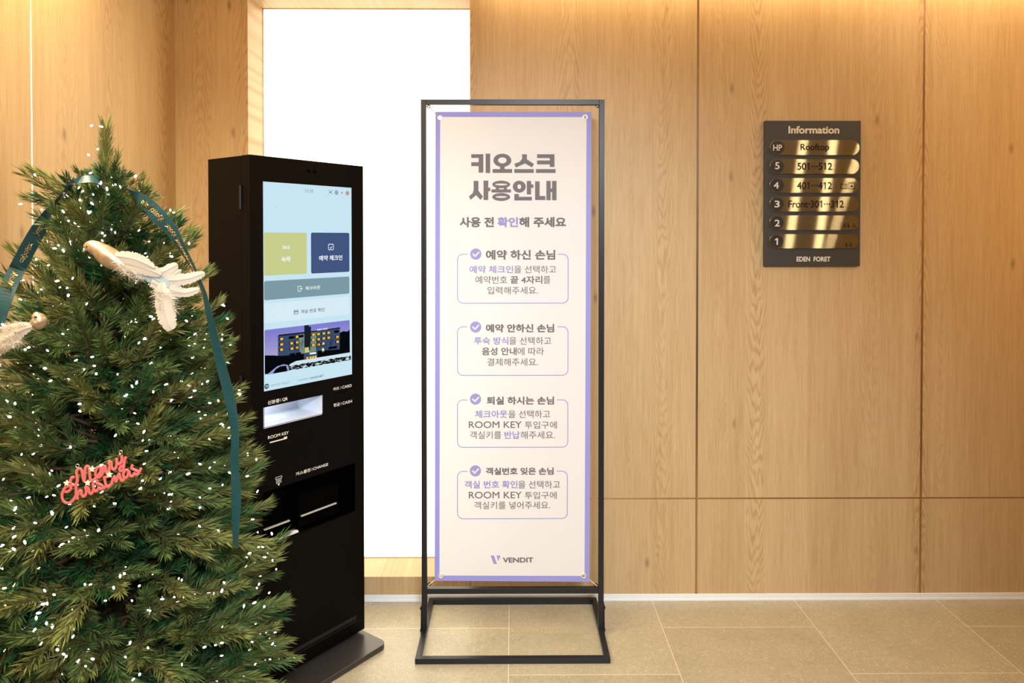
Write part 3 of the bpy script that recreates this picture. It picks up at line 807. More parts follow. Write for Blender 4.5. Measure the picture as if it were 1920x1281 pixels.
for gx, gz in grom:
    b = MB(); b.torus((gx, 0, gz), 0.0082, 0.0026, (0, 1, 0), 24, 8); b.build('grommet', mat('chrome_grommet', (0.85, 0.82, 0.78), 0.25, 0.55), bn, smooth=True)
for (gx, gz), (x, z, xe, s) in zip(grom, rings):
    d = Vector((x - gx, 0, z - gz)); L_ = d.length; d.normalize()
    b = MB()
    p0 = Vector((gx, -0.004, gz)); p1 = Vector((x, 0, z))
    pts = [Vector((gx, 0.0045, gz)), Vector((gx, 0.006, gz)) + d * 0.008, Vector((gx, 0.004, gz)) + d * (L_ * 0.55), p1 + d * 0.0035, p1 + d * 0.0035 + Vector((0, -0.003, 0)), Vector((gx, 0.0025, gz)) + d * (L_ * 0.6), Vector((gx, 0.0030, gz)) + d * 0.012]
    b.tube([tuple(q) for q in smooth_path(pts, 4)], 0.0016, 6)
    b.build('tie', mat('beige_cable_tie', (0.66, 0.52, 0.36), 0.5), bn, smooth=True)

YT = -0.0008
b = MB()
# headline, drawn stroke by stroke as blocks; units of the layout grid
hx0, hxs, hz0, hzs = -0.3309, (0.3239 + 0.3309) / 1920, 1.8895, (1.5218 - 1.8895) / 1080
def H(x, y_): return (hx0 + hxs * x, hz0 + hzs * y_)
hk = [YT]
def nxt():
    hk[0] -= 0.00002
    return hk[0]
def hr(x0, y0, x1, y1_): b.poly([H(x0, y0), H(x1, y0), H(x1, y1_), H(x0, y1_)], nxt())
def hp(*pts): b.poly([H(*q) for q in pts], nxt())
def ho(cx, cy, ox, oy, ix, iy, dy=0):
    n = 36; vs = []; yy = nxt()
    for rx, ry, d_ in ((ix, iy, dy), (ox, oy, 0)):
        vs += [(H(cx + rx * math.cos(2 * math.pi * k / n), cy + d_ + ry * math.sin(2 * math.pi * k / n))[0], yy, H(0, cy + d_ + ry * math.sin(2 * math.pi * k / n))[1]) for k in range(n)]
    b.add(vs, [(k, (k + 1) % n, n + (k + 1) % n, n + k) for k in range(n)])
hr(500, 115, 636, 157); hr(583, 115, 636, 322); hr(500, 205, 600, 249); hr(662, 108, 713, 326)                       # ki
ho(850, 184, 101, 75, 48, 34); hr(824, 250, 876, 290); hr(740, 282, 960, 325)                                          # o
hp((1072, 115), (1126, 115), (1126, 172), (1110, 215), (1003, 266), (983, 224), (1045, 200), (1072, 165)); hp((1110, 165), (1126, 172), (1205, 224), (1184, 264), (1098, 214)); hr(984, 282, 1203, 325)   # seu
hr(1240, 115, 1436, 158); hr(1240, 185, 1400, 229); hr(1383, 115, 1436, 258); hr(1228, 282, 1448, 325)                 # keu
hp((527, 415), (581, 415), (581, 520), (560, 570), (495, 628), (473, 590), (515, 555), (527, 520)); hp((566, 520), (581, 525), (632, 592), (604, 629), (550, 572)); hr(638, 412, 691, 630); hr(690, 491, 715, 531)   # sa
ho(837, 455, 101, 43, 68, 10); hr(775, 490, 812, 515); hr(865, 490, 902, 515); hr(727, 510, 947, 546); ho(837, 596, 101, 45, 63, 10)   # yong
ho(1040, 480, 73, 67, 21, 26); hr(1125, 415, 1173, 568); hr(1172, 454, 1200, 493); hr(985, 562, 1036, 635); hr(985, 594, 1182, 635)   # an
hr(1218, 420, 1269, 630); hr(1218, 585, 1334, 630); hr(1345, 415, 1393, 632); hr(1409, 415, 1459, 632); hr(1392, 500, 1412, 541)      # nae
b.build('headline', [M['p_grey'], M['p_lav']], bn)
b = MB()
text(b, '사용 전', -0.2047, -0.0733, 1.5702, 1.6098, YT, 0, 0.040); text(b, '해 주세요', 0.0232, 0.2035, 1.5703, 1.6099, YT, 0, 0.040)
G, LV = 0, 1
def T_(s, q, c, bold): text(b, s, q[0], q[1], q[2], q[3], YT, c, bold)
T_('확인', (-0.0597, 0.0198, 1.5703, 1.6098), LV, 0.040)
R_, B_, SB = 0.003, 0.022, 0.034
INK = [M['p_grey'], M['p_lav']]
b.build('subheading', INK, bn)
b = MB()
T_('예약 하신 손님', (-0.1045, 0.1619, 1.4455, 1.4834), G, SB); T_('예약 체크인', (-0.1675, 0.0005, 1.3938, 1.4232), LV, B_); T_('을 선택하고', (0.0041, 0.1655, 1.3937, 1.4231), G, R_)
T_('예약번호', (-0.1445, -0.0226, 1.3533, 1.3835), G, R_); T_('끝 4자리', (-0.0105, 0.1125, 1.3532, 1.3834), G, B_); T_('를', (0.1164, 0.1433, 1.3540, 1.3830), G, R_); T_('입력해주세요.', (-0.0984, 0.0959, 1.3130, 1.3424), G, R_)
b.build('boxed_text', INK, bn)
b = MB()
T_('예약 안하신 손님', (-0.1047, 0.1580, 1.1659, 1.1985), G, SB); T_('투숙 방식', (-0.1498, -0.0182, 1.1187, 1.1486), LV, B_); T_('을 선택하고', (-0.0149, 0.1467, 1.1185, 1.1484), G, R_)
T_('음성 안내', (-0.1196, 0.0138, 1.0780, 1.1082), G, B_); T_('에 따라', (0.0169, 0.1190, 1.0779, 1.1081), G, R_); T_('결제해주세요.', (-0.0991, 0.0960, 1.0368, 1.0662), G, R_)
b.build('boxed_text', INK, bn)
b = MB()
T_('퇴실 하시는 손님', (-0.1012, 0.1577, 0.8870, 0.9186), G, SB); T_('체크아웃', (-0.1467, -0.0222, 0.8356, 0.8655), LV, B_); T_('을 선택하고', (-0.0183, 0.1423, 0.8353, 0.8652), G, R_)
T_('ROOM KEY', (-0.1706, 0.0331, 0.7969, 0.8229), G, 0.008); T_('투입구에', (0.0452, 0.1686, 0.7940, 0.8226), G, R_)
T_('객실키를', (-0.1661, -0.0458, 0.7549, 0.7849), G, R_); T_('반납', (-0.0337, 0.0261, 0.7546, 0.7847), LV, B_); T_('해주세요.', (0.0292, 0.1616, 0.7545, 0.7845), G, R_)
b.build('boxed_text', INK, bn)
b = MB()
T_('객실번호 잊은 손님', (-0.1050, 0.1566, 0.6154, 0.6440), G, SB); T_('객실 번호 확인', (-0.1873, 0.0169, 0.5631, 0.5931), LV, B_); T_('을 선택하고', (0.0195, 0.1811, 0.5626, 0.5927), G, R_)
T_('ROOM KEY', (-0.1709, 0.0331, 0.5243, 0.5504), G, 0.008); T_('투입구에', (0.0452, 0.1683, 0.5220, 0.5501), G, R_); T_('객실키를 넣어주세요.', (-0.1496, 0.1430, 0.4829, 0.5121), G, R_)
b.build('boxed_text', INK, bn)
boxes = [((-0.2135, 0.2117, 1.2789, 1.4670), -0.1743, 0.1714, (-0.1431, 1.4675)), ((-0.2138, 0.2114, 1.0005, 1.1878), -0.1754, 0.1703, (-0.1438, 1.1868)), ((-0.2141, 0.2109, 0.7222, 0.9055), -0.1757, 0.1693, (-0.1446, 0.9087)), ((-0.2144, 0.2094, 0.4456, 0.6295), -0.1765, 0.1687, (-0.1454, 0.6312))]
for (x0, x1, z0, z1), ga, gb, ck in boxes:
    r = 0.0215; pts = [(gb, z1)]
    for cx, cz, a0 in ((x1 - r, z1 - r, 90), (x1 - r, z0 + r, 0), (x0 + r, z0 + r, -90), (x0 + r, z1 - r, -180)):
        for k in range(9):
            a = math.radians(a0 - 90 * k / 8); pts.append((cx + r * math.cos(a), cz + r * math.sin(a)))
    pts.append((ga, z1)); b = MB(); b.stroke(pts, 0.0032, YT); b.build('outline_box', M['p_lav'], bn)
for _, ga, gb, (cx, cz) in boxes:
    b = MB(); b.disc(cx, cz, 0.0216, YT, 0, 40); b.stroke([(cx - 0.0125, cz + 0.0015), (cx - 0.0025, cz - 0.0080), (cx + 0.0130, cz + 0.0085)], 0.0062, YT - 0.0003, 1); b.build('check_badge', [M['p_lav'], M['p_white']], bn)
b = MB(); b.poly([(-0.0869, 0.3028), (-0.0741, 0.3028), (-0.0621, 0.2693), (-0.0749, 0.2693)], YT, 1); b.poly([(-0.0639, 0.3028), (-0.0486, 0.3028), (-0.0577, 0.2803)], YT, 1)
text(b, 'VENDIT', -0.0398, 0.0784, 0.2748, 0.2946, YT, 0, 0.032)
b.build('printed_logo', [M['p_grey'], M['p_lav']], bn)

# ------------------------------------------------------------------ floor directory on the wall
SY = 2.970
sg = empty('directory_sign', (1.2475, SY, 1.4117))
tag(sg, 'dark grey wall-mounted floor directory board with six brass number plates', 'sign')
SO = Vector((1.2475, SY, 1.4117))
def sx(x): return x - SO.x
def sz(z): return z - SO.z
b = MB(); b.box(sx(1.0476), sx(1.4473), 0.0, WY - SY, 0, 0.6053); b.build('board', speckle(mat('charcoal_board', (0.040, 0.037, 0.034), 0.42), 300, 0.15), sg, bevel=0.001)
def brass_brushed(name):
    m = mat(name, (0.66, 0.50, 0.27), 0.25, 1.0)
    t = NT(m); X, Y, Z = t.xyz(); b_ = bsdf(m)
    f = t.noise(t.vec(t.m('MULTIPLY', X, 14.0), 0.0, t.m('MULTIPLY', Z, 1500.0)), 1, 3, 0.7)
    gl = t.n('ShaderNodeBsdfAnisotropic')
    t.t.links.new(t.mix(f, (0.32, 0.26, 0.16), (0.56, 0.47, 0.30)), gl.inputs['Color'])
    gl.inputs['Roughness'].default_value, gl.inputs['Anisotropy'].default_value = 0.20, 0.93
    t.t.links.new(t.vec(1.0, 0.0, 0.0), gl.inputs['Tangent'])
    t.t.links.new(gl.outputs[0], t.t.nodes['Material Output'].inputs[0])
    return m
M['brass'] = brass_brushed('brushed_brass')
M['badge'] = mat('black_badge', (0.018, 0.016, 0.014), 0.4)
M['cream'] = mat('cream_letters', (0.72, 0.66, 0.54), 0.4)
M['engraved'] = mat('dark_engraving', (0.022, 0.012, 0.008), 0.6, Specular_IOR_Level=0.1)
b = MB()
text(b, 'Information', sx(1.1445), sx(1.3570), sz(1.9631), sz(1.9944), -0.0008, 0, 0.034)
b.build('heading', M['cream'], sg)
b = MB()
text(b, 'EDEN', sx(1.1813), sx(1.2380), sz(1.4310), sz(1.4515), -0.0008, 0, 0.034); text(b, 'FORET', sx(1.2525), sx(1.3231), sz(1.4310), sz(1.4515), -0.0008, 0, 0.034)
b.build('name_lettering', M['cream'], sg)
rows = [('HP', 1.8736, 1.9356, [('Rooftop', 1.1933, 1.3127, 1.886, 1.9204)], (1.0792, 1.1162, 1.8913, 1.9165)),
        ('5', 1.7959, 1.8567, [('501···512', 1.1803, 1.3256, 1.812, 1.8416)], (1.0871, 1.1063, 1.8146, 1.8442)),
        ('4', 1.7170, 1.7784, [('401···412', 1.1797, 1.3250, 1.7315, 1.7622)], (1.0821, 1.1035, 1.7340, 1.7620)),
        ('3', 1.6397, 1.7010, [('Front·301···312', 1.1445, 1.3746, 1.6553, 1.6849)], (1.0858, 1.1072, 1.6560, 1.6845)),
        ('2', 1.5623, 1.6231, [], (1.0872, 1.1086, 1.5774, 1.6053)),
        ('1', 1.4860, 1.5451, [], (1.0876, 1.1010, 1.5005, 1.5284))]
for nm, z0, z1, ts, nb in rows:
    b = MB(); x0, x1 = sx(1.0669), sx(1.4386); za, zb = sz(z0), sz(z1)
    prism(b, roundrect(x0, x1, za, zb, (zb - za) / 2 - 0.0002, 14), -0.006, 0.0)
    p = b.build('number_plate', M['brass'], sg)
    zc = (za + zb) / 2; r = (zb - za) / 2
    b = MB(); b.disc(x0 + r, zc, r - 0.0032, -0.0064, 0, 40); b.build('number_badge', M['badge'], p)
    b = MB(); text(b, nm, sx(nb[0]), sx(nb[1]), sz(nb[2]), sz(nb[3]), -0.0068, 0, 0.015); b.build('number', M['cream'], p)
    b = MB()
    for s, a, c, d, e in ts: text(b, s, sx(a), sx(c), sz(d), sz(e), -0.0064, 0, 0.016)
    if b.v: b.build('engraving', M['engraved'], p)
    b = MB()
    if nm == '4':
        b.stroke([(sx(1.3620), sz(1.7355)), (sx(1.3875), sz(1.7355)), (sx(1.3875), sz(1.7525)), (sx(1.3620), sz(1.7525))], 0.0022, -0.0064, 0, True); b.rect(sx(1.377), sx(1.382), sz(1.742), sz(1.746), -0.0064)
        b.stroke([(sx(1.3945), sz(1.7340)), (sx(1.4200), sz(1.7340)), (sx(1.4200), sz(1.7605)), (sx(1.3945), sz(1.7605))], 0.0018, -0.0064, 0, True); b.stroke([(sx(1.3945), sz(1.7550)), (sx(1.4200), sz(1.7550))], 0.0014, -0.0064); b.disc(sx(1.4072), sz(1.7445), 0.0050, -0.0064, 0, 14)
    if nm in '21':
        for x in ((1.3785, 1.3950) if nm == '2' else (1.3870, 1.4050)):       # washroom figures
            zc2 = 1.5735 if nm == '2' else 1.4928
            b.disc(sx(x), sz(zc2 + 0.0145), 0.0023, -0.0064, 0, 12); b.poly([(sx(x - 0.0036), sz(zc2)), (sx(x + 0.0036), sz(zc2)), (sx(x + 0.0024), sz(zc2 + 0.0115)), (sx(x - 0.0024), sz(zc2 + 0.0115))], -0.0064)
        xm = 1.3868 if nm == '2' else 1.3960
        b.rect(sx(xm - 0.0005), sx(xm + 0.0005), sz(zc2), sz(zc2 + 0.0165), -0.0064)
        if nm == '2':
            b.stroke([(sx(1.4190 + 0.0052 * math.cos(a)), sz(1.5785 + 0.0052 * math.sin(a))) for a in np.linspace(2.2, 6.4, 12)], 0.0018, -0.0064); b.stroke([(sx(1.4170), sz(1.5900)), (sx(1.4180), sz(1.5815)), (sx(1.4225), sz(1.5815)), (sx(1.4255), sz(1.5750))], 0.0022, -0.0064)
    if b.v: b.build('facility_icons', M['engraved'], p)

# ------------------------------------------------------------------ Christmas tree
TX, TY = -1.008, 1.80
rng = np.random.default_rng(11)
tr = empty('christmas_tree', (TX, TY, 0))
tag(tr, 'decorated artificial Christmas tree with olive green needles standing by the left wall', 'Christmas tree')
def leaf(name, c0, c1):
    m = mat(name, c0, 0.55); t = NT(m)
    tc = t.n('ShaderNodeTexCoord'); f = t.noise(tc.outputs['Object'], 55, 2)
    t.t.links.new(t.mix(f, c0, c1), bsdf(m).inputs['Base Color'])
    bsdf(m).inputs['Specular IOR Level'].default_value = 0.2
    return m
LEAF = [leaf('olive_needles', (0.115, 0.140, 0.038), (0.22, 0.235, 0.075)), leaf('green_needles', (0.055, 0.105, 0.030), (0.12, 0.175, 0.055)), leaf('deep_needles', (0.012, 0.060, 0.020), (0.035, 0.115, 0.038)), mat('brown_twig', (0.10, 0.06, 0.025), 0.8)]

def sprig(L, n, nl, m):
    """Needles round one twig lying along +X: returns vertex array, quads, materials."""
    t_ = np.sort(rng.uniform(0.04, 1.0, n)); az = rng.uniform(0, 2 * np.pi, n)
    tilt = np.radians(56 - 30 * t_ + rng.normal(0, 8, n))
    ln = nl * rng.uniform(0.75, 1.1, n) * (1.0 - 0.25 * t_)
    base = np.stack([t_ * L, 0.0015 * np.cos(az), 0.0015 * np.sin(az)], 1)
    d = np.stack([np.cos(tilt), np.sin(tilt) * np.cos(az), 0.62 * np.sin(tilt) * np.sin(az)], 1)
    side = np.cross(d, rng.normal(0, 1, (n, 3))); side /= np.linalg.norm(side, axis=1, keepdims=True)
    w = 0.0014 * rng.uniform(0.8, 1.2, (n, 1))
    mid = base + d * ln[:, None] * 0.55
    tip = base + d * ln[:, None] + np.array([0.1, 0, 0]) * ln[:, None]
    V = np.stack([base - side * w * .5, mid - side * w, tip, mid + side * w], 1).reshape(-1, 3)
    Fq = np.arange(4 * n).reshape(n, 4)
    mats_ = np.full(n, m)
    # the twig itself
    k = 5; tv = []
    for x, r in ((-0.02, 0.0022), (L, 0.0009)):
        for j in range(k): tv.append((x, r * math.cos(2 * math.pi * j / k), r * math.sin(2 * math.pi * j / k)))
    tf = np.array([(j, (j + 1) % k, k + (j + 1) % k, k + j) for j in range(k)]) + 4 * n
    return np.concatenate([V, np.array(tv)]), np.concatenate([Fq, tf]), np.concatenate([mats_, np.full(k, 3)])

def branch_geo(kind):
    """A forked branch tip about 0.2 m long along +X."""
    parts = []
    m0 = (0, 0, 1, 0, 1, 0, 2, 1)[kind % 8]
    parts.append((sprig(0.150, 170, 0.042, m0), 0, 0, 0.045))
    for s in (-1, 1):
        parts.append((sprig(0.095 * rng.uniform(.85, 1.15), 110, 0.040, (0, 1, 1, 2)[rng.integers(4)]), s * rng.uniform(0.55, 0.85), rng.uniform(-.25, .25), 0.025 + rng.uniform(0, .05)))
    parts.append((sprig(0.075, 80, 0.038, (1, 2)[rng.integers(2)]), rng.uniform(-.4, .4), rng.uniform(0.5, 0.8), 0.02))
    Vs, Fs, Ms, off = [], [], [], 0
    for (V, F_, m_), yaw, pit, x in parts:
        R = np.array((Matrix.Rotation(yaw, 3, 'Z') @ Matrix.Rotation(-pit, 3, 'Y')))
        Vs.append(V @ R.T + np.array([x, 0, 0])); Fs.append(F_ + off); Ms.append(m_); off += len(V)
    # bare stem towards the trunk
    k = 6; tv = []
    for x, r in ((-0.09, 0.004), (0.06, 0.003)):
        for j in range(k): tv.append((x, r * math.cos(2 * math.pi * j / k), r * math.sin(2 * math.pi * j / k)))
    Vs.append(np.array(tv)); Fs.append(np.array([(j, (j + 1) % k, k + (j + 1) % k, k + j) for j in range(k)]) + off); Ms.append(np.full(k, 3))
    return np.concatenate(Vs), np.concatenate(Fs), np.concatenate(Ms)

def np_mesh(name, V, F_, Ms):
    me = bpy.data.meshes.new(name)
    me.vertices.add(len(V)); me.vertices.foreach_set('co', np.ascontiguousarray(V, dtype=np.float32).ravel())
    n = len(F_); me.loops.add(4 * n); me.loops.foreach_set('vertex_index', np.ascontiguousarray(F_, dtype=np.int32).ravel())
    me.polygons.add(n); me.polygons.foreach_set('loop_start', np.arange(0, 4 * n, 4, dtype=np.int32))
    me.polygons.foreach_set('material_index', Ms.astype(np.int32))
    me.update(calc_edges=True); me.validate()
    return me
KINDS = [branch_geo(k) for k in range(10)] + [branch_geo(6)]
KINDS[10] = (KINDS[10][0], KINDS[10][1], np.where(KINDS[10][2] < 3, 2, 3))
KMESH = []
for k, (V, F_, Ms) in enumerate(KINDS):
    me = np_mesh('branch', V, F_, Ms)
    for m_ in LEAF: me.materials.append(m_)
    KMESH.append(me)

PROF = np.array([(0.10, 0.33), (0.28, 0.46), (0.50, 0.455), (0.61, 0.44), (0.73, 0.405), (0.90, 0.365), (1.08, 0.325), (1.20, 0.30), (1.32, 0.265), (1.44, 0.215), (1.55, 0.165), (1.62, 0.125), (1.70, 0.075), (1.78, 0.025), (1.81, 0.0)])
def prof(z): return float(np.interp(z, PROF[:, 0], PROF[:, 1]))
placed = []      # (matrix relative to the tree root, kind, nearness)
zl = 0.17
layer = 0
while zl < 1.64:
    r = prof(zl); nbr = max(6, int(2 * math.pi * r / 0.112))
    ph = rng.uniform(0, 6.28)
    for k in range(nbr):
        a = ph + 2 * math.pi * (k + rng.uniform(-.3, .3)) / nbr
        z = zl + rng.uniform(-0.035, 0.035)
        up = math.radians(rng.uniform(-14, 34) + 34 * max(0, (z - 0.9) / 0.8) - (10 if z < 0.4 else 0))
        tipr = prof(z) * rng.uniform(0.93, 1.06)
        sc_ = rng.uniform(1.0, 1.28) * (1.0 if z < 1.3 else 1.0 - 0.45 * (z - 1.3))
        length = 0.215 * sc_
        if math.cos(a) < 0: tipr = min(tipr, (TX - LX - 0.03) / -math.cos(a))
        rb = max(0.01, tipr - length * math.cos(up))
        base = Vector((rb * math.cos(a), rb * math.sin(a), z - length * math.sin(up) * 0.6))
        mtx = Matrix.Translation(base) @ Matrix.Rotation(a + rng.uniform(-.45, .45), 4, 'Z') @ Matrix.Rotation(-up, 4, 'Y') @ Matrix.Rotation(rng.uniform(-.7, .7), 4, 'X') @ Matrix.Scale(sc_, 4)
        placed.append((mtx, int(rng.integers(10)), mtx @ Vector((0.15, 0, 0))))
    # growth nearer the trunk, the shade inside the tree put into its deep green
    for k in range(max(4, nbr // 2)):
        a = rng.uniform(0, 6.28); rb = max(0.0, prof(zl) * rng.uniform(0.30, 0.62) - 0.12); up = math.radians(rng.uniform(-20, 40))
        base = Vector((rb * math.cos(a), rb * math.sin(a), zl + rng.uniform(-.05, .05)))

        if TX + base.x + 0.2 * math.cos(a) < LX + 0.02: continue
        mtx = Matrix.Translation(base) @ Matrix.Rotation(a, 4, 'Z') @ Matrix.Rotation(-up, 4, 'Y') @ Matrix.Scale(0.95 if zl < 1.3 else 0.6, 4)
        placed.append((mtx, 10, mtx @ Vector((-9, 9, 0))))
    zl += 0.074 if zl > 0.5 else 0.080
# leader and the three twigs beside it
def twig(base, dirv, s, kind):
    q = Vector(dirv).to_track_quat('X', 'Z').to_matrix().to_4x4()
    mtx = Matrix.Translation(Vector(base)) @ q @ Matrix.Scale(s, 4)
    placed.append((mtx, kind, mtx @ Vector((0.15, 0, 0))))
V1, F1, M1 = sprig(0.205, 330, 0.054, 0)
me = np_mesh('leader', V1, F1, M1)
for m_ in LEAF: me.materials.append(m_)
ld = bpy.data.objects.new('leader', me); COL.objects.link(ld); ld.parent = tr
ld.matrix_local = Matrix.Translation((-0.004, -0.02, 1.595)) @ Vector((0.02, 0, 1)).to_track_quat('X', 'Z').to_matrix().to_4x4()
twig((0.0, -0.03, 1.60), (0.30, -0.05, 1.0), 0.72, 0); twig((0.0, -0.03, 1.60), (1.0, -0.3, 0.72), 0.72, 1); twig((0.0, -0.03, 1.60), (-1.0, -0.2, 0.62), 0.95, 3); twig((0.02, -0.04, 1.58), (1.0, -0.5, 0.50), 0.80, 0)
twig((0.0, -0.02, 1.59), (-0.25, -0.8, 1.0), 0.66, 2); twig((0.01, -0.02, 1.60), (0.15, -0.5, 1.0), 0.62, 4); twig((-0.01, 0.0, 1.60), (-0.12, 0.2, 1.0), 0.66, 0)
for q in range(11): twig((0, 0, 1.46 + 0.014 * q), (math.cos(q * 2.4), math.sin(q * 2.4), 0.55), 0.62, q % 10)

# the hundred branches that show largest are parts; the rest one mass
def shown(p):
    w = p[2] + Vector((TX, TY, 0))
    if w.y < 0.2: return 9
    px = PPX + FPX * w.x / w.y; py = 446 + FPX * (CAM_H - w.z) / w.y
    inside = -30 < px < 620 and 200 < py < 1330
    return w.y if inside else 9 + w.y
placed.sort(key=shown)
n_part = 99
for mtx, kind, _ in placed[:n_part]:
    o = bpy.data.objects.new('branch', KMESH[kind]); COL.objects.link(o); o.parent = tr; o.matrix_local = mtx
Vs, Fs, Ms_, off = [], [], [], 0
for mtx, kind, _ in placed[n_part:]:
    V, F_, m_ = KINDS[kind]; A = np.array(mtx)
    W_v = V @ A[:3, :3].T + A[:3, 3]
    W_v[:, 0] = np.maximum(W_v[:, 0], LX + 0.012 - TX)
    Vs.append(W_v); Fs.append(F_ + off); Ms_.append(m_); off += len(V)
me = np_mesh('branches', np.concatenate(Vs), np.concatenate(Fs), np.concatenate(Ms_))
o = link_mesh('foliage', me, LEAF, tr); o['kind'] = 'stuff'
b = MB(); b.tube([(0, 0, 0.06), (0, 0, 0.9), (0, 0, 1.62)], [0.022, 0.016, 0.006], 10); b.build('trunk', mat('dark_trunk', (0.035, 0.028, 0.015), 0.8), tr, smooth=True)
b = MB()
for k in range(4):
    a = k * math.pi / 2 + 0.4; b.tube([(0, 0, 0.10), (0.12 * math.cos(a), 0.12 * math.sin(a), 0.045), (0.22 * math.cos(a), 0.22 * math.sin(a), 0.012)], 0.012, 8)
b.tube([(0, 0, 0.02), (0, 0, 0.16)], 0.03, 12); b.build('tree_stand', M['black_metal'], tr)

# string of little lights
fl = empty('fairy_lights', (TX, TY, 0.2))
tag(fl, 'string of tiny glowing warm white bulbs on dark wire wound around the Christmas tree', 'string lights')
NBULB = 1500
spots = []
outer = [p for p in placed if p[1] != 10]
wts = np.array([(1.0 + 0.9 * max(0.0, -(p[0].translation.y + 0.5 * p[0].translation.x) / 0.4)) for p in outer]); wts /= wts.sum()
for k in rng.choice(len(outer), NBULB, p=wts):
    mtx = outer[k][0]
    a = rng.uniform(0, 6.28); x = rng.uniform(0.04, 0.20); rr_ = rng.uniform(0.016, 0.036)
    q = mtx @ Vector((x, rr_ * math.cos(a), 0.8 * rr_ * math.sin(a)))
    q.x = max(q.x, LX + 0.015 - TX)
    ang = math.atan2(q.y, q.x) % (2 * math.pi)
    turn = math.floor(q.z / 0.085 - ang / (2 * math.pi))
    spots.append((turn * 2 * math.pi + ang, q, rng.uniform(0.7, 1.2)))
for zz_ in (1.66, 1.69, 1.73, 1.745, 1.80, 1.805):
    spots.append((1000 + zz_, Vector((rng.normal(0, .013), -0.045 + rng.normal(0, .006), zz_)), 1.0))
spots.sort(key=lambda t_: t_[0])
pts = []
for k, (_, q, _s) in enumerate(spots):
    pts.append(q - Vector((0, 0, 0.2)))
    if k + 1 < len(spots):
        n_ = spots[k + 1][1]; mid_ = (q + n_) / 2; rad = Vector((mid_.x, mid_.y, 0))
        pts.append(mid_ - rad.normalized() * min(0.03, (q - n_).length * 0.2) - Vector((0, 0, 0.2 + 0.12 * min(0.1, (q - n_).length))))
led = emit('led_glow', (1.0, 0.95, 0.86), 14, sample=False)
proto = MB(); proto.ball((0, 0, 0.004), (0.0021, 0.0021, 0.0044), 8, 6); pm = bpy.data.meshes.new('bulb'); pm.from_pydata(proto.v, [], proto.f); pm.materials.append(led)
bulbs = []
for _, q, s_ in spots:
    rad = Vector((q.x, q.y, 0)).normalized()
    bulbs.append((q - Vector((0, 0, 0.2)), (rad * rng.uniform(0.2, 1) + Vector(rng.normal(0, 0.7, 3))).normalized(), s_))
def bshown(t_):
    w = t_[0] + Vector((TX, TY, 0.2)); px = PPX + FPX * w.x / w.y; py = 446 + FPX * (CAM_H - w.z) / w.y
    return w.y if (0 < px < 620 and 200 < py < 1281) else 9
bulbs.sort(key=bshown)
for q, d, s_ in bulbs[:99]:
    o = bpy.data.objects.new('bulb', pm); COL.objects.link(o); o.parent = fl
    o.matrix_local = Matrix.Translation(q) @ d.to_track_quat('Z', 'Y').to_matrix().to_4x4() @ Matrix.Scale(s_, 4)
b = MB()
for q, d, s_ in bulbs[99:]: b.ball(q + d * 0.004, (0.0021 * s_, 0.0021 * s_, 0.0044 * s_), 7, 5, 0, d)
o = b.build('small_bulbs', led, fl); o['kind'] = 'stuff'

# ribbons
def ribbon(name, path, mat_, label, marks):
    """path: (pixel x, pixel y, depth, shown width, turn) turned into metres; the band keeps one width and twists."""
    P = smooth_path(path, 8); b = MB(); L1, L2, ctr = [], [], []
    W_ = 0.036
    c = [at(p[0], p[1], p[2]) for p in P]
    for i, p in enumerate(P):
        tdir = (c[min(i + 1, len(c) - 1)] - c[max(i - 1, 0)]).normalized()
        vd = (c[i] - Vector((0, 0, CAM_H))).normalized(); side = vd.cross(tdir).normalized(); back = tdir.cross(side).normalized()
        cs = min(1.0, max(0.12, p[3] * p[2] / FPX / W_)); sn = math.sqrt(1 - cs * cs) * (1 if p[4] >= 0 else -1)
        wv = (side * cs + back * sn) * (W_ / 2); nv = wv.cross(tdir).normalized() * 0.0004
        L1.append((c[i] + wv, c[i] - wv, nv)); ctr.append((c[i], tdir, wv, nv))
    vs = []
    for a_, b_, nv in L1: vs += [a_ + nv, b_ + nv, b_ - nv, a_ - nv]
    fs = []
    for i in range(len(L1) - 1):
        for j in range(4): fs.append((4 * i + j, 4 * i + (j + 1) % 4, 4 * i + 4 + (j + 1) % 4, 4 * i + 4 + j))
    fs += [(0, 1, 2, 3), tuple(4 * (len(L1) - 1) + j for j in (3, 2, 1, 0))]
    b.add(vs, fs)
    o = b.build(name, mat_, None, smooth=False); tag(o, label, 'ribbon')
    g_ = MB()
    for i0, i1 in marks:
        for sgn in (-1, 1):
            line = []
            m_ = (i1 - i0) * 3
            for q in range(m_ + 1):
                f = i0 + q / 3; i = min(int(f), len(ctr) - 2); fr = f - i
                cc = ctr[i][0].lerp(ctr[i + 1][0], fr); wv = ctr[i][2].lerp(ctr[i + 1][2], fr); nv = ctr[i][3].lerp(ctr[i + 1][3], fr)
                line.append(cc + wv * ((0.20 + 0.16 * math.sin(i0 + q * 0.83)) * math.sin(q * 2.2 + sgn + 1.3 * math.sin(q * 0.6 + i0)) + 0.14 * sgn) + nv * (3.2 if nv.y < 0 else -3.2))
            if len(line) > 2: g_.tube([tuple(q) for q in smooth_path(line, 3)], 0.0008, 5)
    g_.build('gold_print', mat('gold_foil', (0.80, 0.58, 0.22), 0.3, 0.85), o)
    return o
satin = speckle(mat('teal_satin', (0.010, 0.055, 0.068), 0.38), 200, 0.15)
